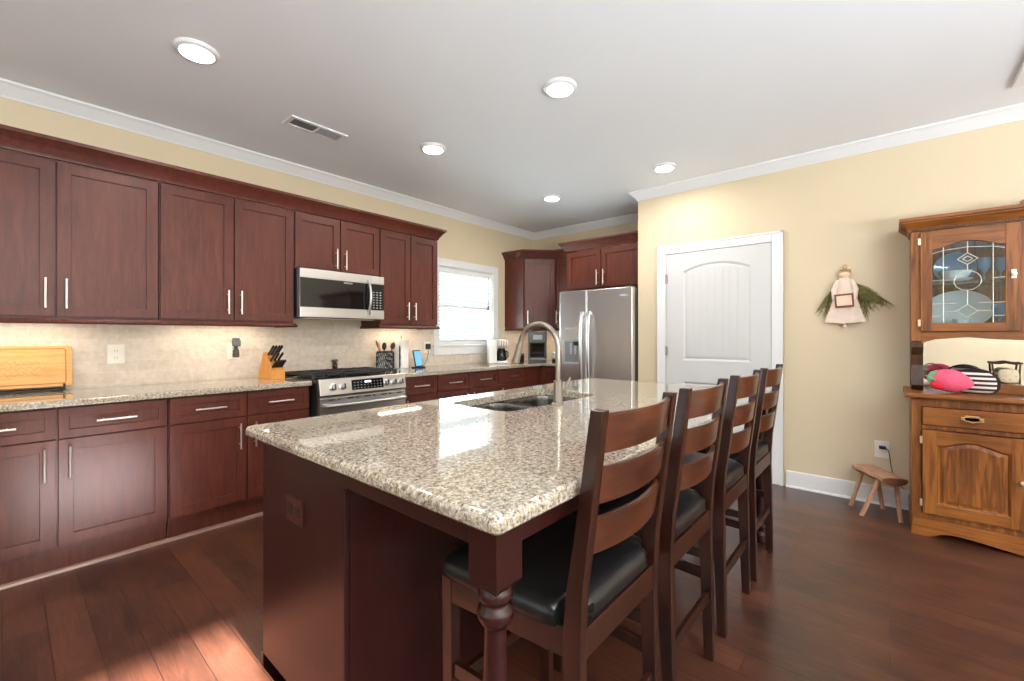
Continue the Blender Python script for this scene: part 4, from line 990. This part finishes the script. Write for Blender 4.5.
obj('head', MB().blob((XO, .262, 1.715), (.030, .036, .036), 20), 'cream', t, world=True, smooth=80)
obj('hair', MB().blob((XO+.004, .262, 1.733), (.030, .038, .026), 18).lathe([(.034, 0), (.038, .004), (.034, .008)], (XO, .262, 1.745), caps=False), 'gold', t, world=True, smooth=80)
obj('hanging_loop', MB().tube([(XO+.01, .262+.012*sin(a), 1.764+.014-.014*cos(a)) for a in [2*pi*k/16 for k in range(17)]], .003, 8), 'gold', t, world=True)
m = MB()
for s in (-1, 1): m.tube([(XO-.012, .262+s*.040, 1.672), (XO-.022, .262+s*.066, 1.60), (XO-.032, .262+s*.062, 1.53), (XO-.036, .262+s*.03, 1.50)], [.016, .019, .016, .012], 12)
obj('sleeve', m, 'cloth', t, world=True, smooth=60)
sg = obj('sign', MB().box(XO-.052, XO-.040, .205, .322, 1.462, 1.565, .002, mat=T(0, .2635, 1.5135) @ RX(radians(-4)) @ T(0, -.2635, -1.5135)), 'rust', t, world=True)
obj('sign_face', MB().box(XO-.0545, XO-.0525, .217, .310, 1.476, 1.551, mat=T(0, .2635, 1.5135) @ RX(radians(-4)) @ T(0, -.2635, -1.5135)), 'cream', sg, world=True)
obj('bell', MB().lathe([(0, .03), (.006, .028), (.010, .012), (.014, 0), (0, 0)], (XO, .262, 1.312), caps=False, n=14).cyl((XO, .262, 1.335), (XO, .262, 1.35), .002, n=6), 'cloth', t, world=True)
m = MB(); rn = random.Random(4)
for s, cnt, sp in ((1, 30, .62), (-1, 44, 1.02)):
    for k in range(cnt):
        a = rn.uniform(.30, 1)*sp; l = rn.uniform(.19, .33)*(1 if s < 0 else .95)
        p0 = Vector((XO+.022, .262+s*.03, 1.66)); d2 = Vector((rn.uniform(-.12, .02), s*sin(a), -cos(a)))
        p1 = p0+d2*l*.5+Vector((0, s*.01, .01)); p2 = p0+d2*l
        m.tube([tuple(p0), tuple(p1), tuple(p2)], [.003, .0025, .0012], 5)
        for q in range(4):
            b0 = p0+d2*l*(.35+.16*q); m.tube([tuple(b0), tuple(b0+Vector((rn.uniform(-.012, .004), rn.uniform(-.014, .014), -.022)))], [.0035, .001], 5)
tw = obj('twigs', m, 'twig', t, world=True)

# ------------------------------------------------------------------ things on the counters
CT = .9146
t = thing('cutting_board', 'pale maple cutting board with juice groove propped against the backsplash', 'cutting board', (.06, 3.83, CT))
bm_ = T(.05, 3.832, .938) @ RX(radians(-9))
def bpoly(x0, x1, z0, z1, r): return rrect(x0, x1, z0, z1, r, 5)
m = MB().prism(bpoly(-.235, .235, 0, .25, .015), -.010, .010, 'y', bev=.003).xf(bm_)
bo = obj('board', m, 'boardwood', t, world=True)
m = MB()
lp = bpoly(-.215, .205, .020, .232, .012); m.tube([(x, -.0102, z) for x, z in lp]+[(lp[0][0], -.0102, lp[0][1])], .0028, 6)
obj('juice_groove', m.xf(bm_), 'engraved', t, world=True)
m = MB(); rn = random.Random(3)
for row, (z, a, b) in enumerate(((.15, -.13, .10), (.115, -.15, .12), (.08, -.12, .09))):
    pts = [(a+(b-a)*k/40, -.0104, z+.010*sin(k*1.25+row)+.004*sin(k*2.9)) for k in range(41)]; m.tube(pts, .0011, 5)
obj('engraving', m.xf(bm_), 'engraved', t, world=True)
t = thing('board_stand', 'black metal rack holding up the cutting board', 'stand', (.06, 3.80, CT))
m = MB().tube([(-.2, 3.775, CT+.009), (.245, 3.775, CT+.009)], .006, 8).tube([(-.2, 3.86, CT+.009), (.245, 3.86, CT+.009)], .006, 8)
for x in (-.2, .245): m.tube([(x, 3.86, CT+.009), (x, 3.775, CT+.009), (x, 3.775, CT+.045)], .006, 8)
obj('rail', m, 'black', t, world=True)
def outlet(label, x, z, w=.087, h=.125, mat='almond'):
    t = thing('wall_outlet', label, 'outlet', (x, WL-.0105, z))
    obj('plate', MB().box(x-w/2, x+w/2, WL-.0165, WL-.0107, z-h/2, z+h/2, .002), mat, t, world=True)
    obj('receptacle', MB().box(x-.017, x+.017, WL-.0185, WL-.0167, z+.008, z+.036, .004).box(x-.017, x+.017, WL-.0185, WL-.0167, z-.036, z-.008, .004), mat, t, world=True)
    m = MB()
    for dz in (.022, -.022):
        for dx in (-.006, .006): m.box(x+dx-.0012, x+dx+.0012, WL-.0190, WL-.0186, z+dz-.005, z+dz+.005)
    obj('slot', m, 'grey', t, world=True)
    return t
outlet('cream electrical outlet on the backsplash between cutting board and knife block', .491, 1.125)
outlet('cream backsplash outlet holding the plug-in air freshener', 1.178, 1.125)
t = thing('air_freshener', 'grey plug-in air freshener with clear bottle on the backsplash left of the knives', 'air freshener', (1.185, 3.85, 1.15))
obj('warmer', MB().box(1.163, 1.215, WL-.062, WL-.0192, 1.165, 1.215, .008).lathe([(0, .0), (.022, 0), (.026, .006), (.024, .014), (0, .016)], (1.186, WL-.042, 1.215), caps=False), 'grey', t, world=True)
obj('bottle', MB().lathe([(0, 0), (.022, 0), (.024, .006), (.022, .05), (.012, .07), (.012, .085), (0, .085)], (1.184, WL-.045, 1.08), caps=False), 'smoke', t, world=True)
outlet('cream electrical outlet by the blue screen left of the window', 3.06, 1.12)
t = thing('plug_cord', 'black plug adaptor with a thin cord running down to the small screen', 'cord', (3.06, 3.85, 1.10))
obj('adaptor', MB().box(3.035, 3.085, WL-.055, WL-.0192, 1.10, 1.16, .006), 'black', t, world=True)
obj('cable', MB().tube([(3.06, WL-.045, 1.102), (3.05, WL-.05, 1.05), (3.03, WL-.05, .98), (2.99, WL-.06, .93), (2.93, WL-.10, CT+.004), (2.885, 3.74, CT+.004)], .0025, 6), 'black', t, world=True)
# knife block
t = thing('knife_block', 'light wooden knife block full of black-handled knives left of the range', 'knife block', (1.37, 3.63, CT), radians(6))
# local: the block leans; slots face -y
poly = [(.115, 0), (-.085, 0), (-.085, .065), (-.078, .075), (.030, .205), (.040, .205), (.115, .03)]
obj('block', MB().prism([(y, z) for y, z in poly], -.052, .052, 'x', bev=.003), 'blockwood', t)
face0, face1 = Vector((0, -.078, .075)), Vector((0, .030, .205)); fd = (face1-face0).normalized(); nrm = Vector((0, -fd.z, fd.y))
k = 0
for row, (u, xs_, ln_) in enumerate(((.82, (-.030, -.008, .016, .036), .115), (.48, (-.032, -.004, .026), .10))):
    for x in xs_:
        p = face0+(face1-face0)*u+Vector((x, 0, 0)); q = p+nrm*ln_
        hd = obj('knife', MB().tube([tuple(p+nrm*.0005), tuple(p+nrm*.015), tuple(p+nrm*ln_*.5), tuple(q-nrm*.008), tuple(q)], [.0075, .0095, .0085, .0105, .006], 10, ellipse=(1.25, .75)), 'black', t)
        obj('bolster', MB().tube([tuple(p+nrm*.001), tuple(p+nrm*.006)], .0104, 10, ellipse=(1.25, .75)), 'steel', hd)
m = MB()
for x in (-.036, -.022, -.008, .006, .020, .034):
    p = face0+(face1-face0)*.13+Vector((x, 0, 0)); m.box(x-.0045, x+.0045, -.008, .008, 0, .085, .003, mat=T(0, p.y, p.z+.001) @ RX(atan2(-nrm.y, nrm.z)) if False else T(0, p.y, p.z) @ Matrix.Rotation(math.acos(nrm.z), 4, 'X'))
obj('steak_knives', m, 'black', t)
# pepper mill behind the range
t = thing('spice_grinder', 'small clear glass spice grinder with dark lid behind the range', 'grinder', (1.985, 3.843, .9345))
obj('jar', MB().lathe([(0, 0), (.021, 0), (.023, .004), (.023, .05), (.015, .062), (0, .062)], caps=False), 'smoke', t)
obj('filling', MB().lathe([(0, .003), (.017, .003), (.017, .040), (0, .042)], caps=False), 'rust', t)
obj('lid', MB().lathe([(0, .0625), (.018, .0625), (.026, .080), (.026, .094), (.018, .10), (0, .10)], caps=False), 'grey', t)
# utensil crock
ux, uy = 2.445, 3.742
t = thing('utensil_holder', 'black openwork metal utensil holder right of the range', 'utensil holder', (ux, uy, CT), radians(20))
m = MB().holed(rrect(-.068, .068, -.055, .055, .012), rrect(-.064, .064, -.051, .051, .010), .168, .182).prism(rrect(-.068, .068, -.055, .055, .012), 0, .014)
for s in (-1, 1):
    for (ax_, n_) in (('x', 7), ('y', 6)):
        for k in range(n_):
            u = -.06+.12*k/(n_-1) if ax_ == 'x' else -.048+.096*k/(n_-1)
            if ax_ == 'x': m.tube([(u+.007*sin(q*1.6+k), s*.0545, .014+.155*q/10) for q in range(11)], .0042, 6)
            else: m.tube([(s*.0665, u+.006*sin(q*1.6+k), .014+.155*q/10) for q in range(11)], .0042, 6)
for s in (-1, 1):
    for zz_ in (.05, .09, .13): m.tube([(-.066+.132*q/12, s*.0545, zz_+.008*sin(q*1.9)) for q in range(13)], .0035, 6)
obj('openwork', m, 'iron', t)
obj('liner', MB().holed(rrect(-.060, .060, -.047, .047, .010), rrect(-.057, .057, -.044, .044, .009), .0145, .165), 'whiteplastic', t)
def utensil(name, label, cat, mat, p0, p1, head):
    t = thing(name, label, cat, p0); P0, P1 = Vector(p0), Vector(p1); d = (P1-P0).normalized()
    obj('handle', MB().tube([p0, tuple(P0+(P1-P0)*.5), p1], [.0055, .0055, .006], 8), mat, t, world=True)
    if head == 'spoon': obj('bowl', MB().blob((0, 0, .030), (.010, .026, .038), 16, None, Matrix.Translation(P1) @ d.to_track_quat('Z', 'X').to_matrix().to_4x4()), mat, t, world=True, smooth=80)
    if head == 'turner': obj('blade', MB().prism(rrect(-.026, .026, -.005, .075, .010, 4), -.0025, .0025, 'y').xf(Matrix.Translation(P1) @ d.to_track_quat('Z', 'Y').to_matrix().to_4x4()), mat, t, world=True)
    if head == 'ladle': obj('bowl', MB().blob((0, 0, .030), (.022, .036, .036), 18, None, Matrix.Translation(P1) @ d.to_track_quat('Z', 'X').to_matrix().to_4x4()), mat, t, world=True, smooth=80)
    return t
utensil('wooden_spoon', 'wooden spoon leaning left in the black utensil holder', 'spoon', 'spoonwood', (ux-.01, uy, CT+.016), (ux-.066, uy+.02, CT+.225), 'spoon')
utensil('wooden_spatula', 'flat wooden turner leaning left in the utensil holder', 'spatula', 'spoonwood', (ux-.012, uy+.014, CT+.016), (ux-.038, uy+.03, CT+.20), 'turner')
utensil('ladle', 'black ladle leaning right in the utensil holder', 'ladle', 'black', (ux+.01, uy-.015, CT+.016), (ux+.058, uy-.03, CT+.205), 'ladle')
utensil('pasta_spoon', 'black cooking spoon upright in the utensil holder', 'spoon', 'black', (ux+.0, uy+.03, CT+.016), (ux+.012, uy+.036, CT+.20), 'spoon')
# paper towel
px_, py_ = 2.632, 3.742
t = thing('paper_towel_holder', 'dark metal paper towel stand beside the utensil holder', 'paper towel holder', (px_, py_, CT))
obj('base', MB().lathe([(0, 0), (.078, 0), (.078, .006), (.07, .010), (0, .010)], caps=False), 'steel', t)
obj('rod', MB().cyl((0, 0, .009), (0, 0, .318), .006, n=10).lathe([(0, .016), (.008, .012), (.010, .006), (.006, 0), (0, 0)], (0, 0, .315), caps=False, n=14), 'bronze', t)
obj('side_arm', MB().tube([(-.060, -.058, .008), (-.060, -.058, .03), (-.056, -.054, .05), (-.060, -.058, .08), (-.056, -.054, .12), (-.060, -.058, .16), (-.056, -.054, .20), (-.060, -.058, .235)], [.004, .006, .008, .006, .009, .006, .008, .004], 8), 'black', t)
put('paper_towel_roll', 'full white paper towel roll on its stand right of the range', 'paper towel', MB().lathe([(.009, 0), (.066, 0), (.069, .003), (.069, .277), (.066, .280), (.009, .280)], (px_, py_, CT+.0106), 32), 'paper')
# little smart display
t = thing('smart_display', 'small tablet screen glowing blue on a black stand under the cabinet', 'tablet', (2.82, 3.70, CT), radians(14))
tm = T(0, 0, .012) @ RX(radians(-12))
tb_ = obj('tablet', MB().box(-.058, .058, -.006, .006, 0, .175, .004).xf(tm), 'black', t)
obj('screen', MB().box(-.050, .050, -.0072, -.0064, .010, .163).xf(tm), 'screen', tb_)
obj('stand', MB().box(-.05, .07, -.03, .06, 0, .011, .003), 'black', t)
# coffee maker
def face_cam(x, y): return atan2(y, x)+pi/2*0 - pi/2
t = thing('coffee_maker', 'white drip coffee maker with black carafe right of the window', 'coffee maker', (3.936, 3.618, CT), radians(-38))
obj('tower', MB().box(-.12, -.025, -.10, .10, 0, .295, .012, 3), 'whiteplastic', t)
obj('base', MB().box(-.025, .115, -.10, .10, 0, .030, .008), 'whiteplastic', t)
obj('brew_head', MB().box(-.024, .112, -.095, .095, .195, .292, .008), 'bronze', t)
m = MB()
for k in range(4): m.box(-.008+.03*k, .004+.03*k, -.0975, -.0955, .205, .282, .001)
obj('button_strip', m, 'grey', t)
obj('carafe', MB().lathe([(0, 0), (.055, 0), (.062, .01), (.064, .07), (.050, .12), (.042, .14), (.044, .15), (0, .152)], (.043, 0, .031), caps=False), 'blackgloss', t)
obj('carafe_handle', MB().tube([(.09, -.03, .15), (.118, -.05, .135), (.118, -.05, .08), (.095, -.035, .055)], .007, 8), 'black', t)
# dark single-serve brewer in the corner
t = thing('pod_coffee_machine', 'tall dark grey single-cup coffee machine in the counter corner', 'coffee machine', (4.527, 3.468, CT), radians(-49))
obj('column', MB().box(-.115, .115, .0, .13, 0, .385, .010), 'grey', t)
hd = obj('brew_head', MB().box(-.115, .115, -.12, -.0005, .245, .388, .012), 'grey', t)
obj('badge', MB().box(-.058, .058, -.1225, -.1205, .285, .345, .001), 'lightgrey', hd)
obj('drip_tray', MB().box(-.115, .115, -.12, -.0005, 0, .035, .006), 'grey', t)
obj('tray_grid', MB().box(-.09, .09, -.105, -.02, .0355, .040, .001), 'steel', t)
obj('side_rail', MB().box(-.115, -.098, -.11, -.0006, .036, .244, .003).box(.098, .115, -.11, -.0006, .036, .244, .003), 'grey', t)
obj('water_window', MB().box(-.09, .09, -.003, -.0006, .06, .235), 'blackgloss', t)
# small items
t = thing('spice_canister', 'small dark canister standing between the two coffee machines', 'canister', (4.312, 3.572, CT))
obj('jar', MB().lathe([(0, 0), (.048, 0), (.05, .005), (.05, .085), (0, .087)], caps=False), 'smoke', t)
obj('lid', MB().lathe([(0, .0875), (.051, .0875), (.051, .104), (.044, .108), (0, .108)], caps=False), 'grey', t)
obj('filling', MB().lathe([(0, .004), (.044, .004), (.044, .075), (0, .076)], caps=False), 'brownstrap', t)
put('sponge_block', 'small yellow sponge block on the counter behind the faucet', 'sponge', MB().box(-.04, .04, -.028, .028, 0, .06, .010, 3).xf(T(4.02, 3.42, CT) @ RZ(-.7)), 'sponge')
t = thing('sugar_bowl', 'white domed sugar bowl with a dark base beside the refrigerator', 'bowl', (4.66, 3.262, CT))
obj('bowl', MB().lathe([(0, .036), (.045, .036), (.062, .055), (.064, .075), (.060, .085), (0, .085)], caps=False), 'porcelain', t)
obj('base', MB().lathe([(0, 0), (.048, 0), (.056, .012), (.050, .0355), (0, .0355)], caps=False), 'black', t)
obj('lid', MB().lathe([(.062, .0855), (.055, .105), (.03, .128), (.010, .134), (.010, .146), (0, .15)], caps=False), 'porcelain', t)
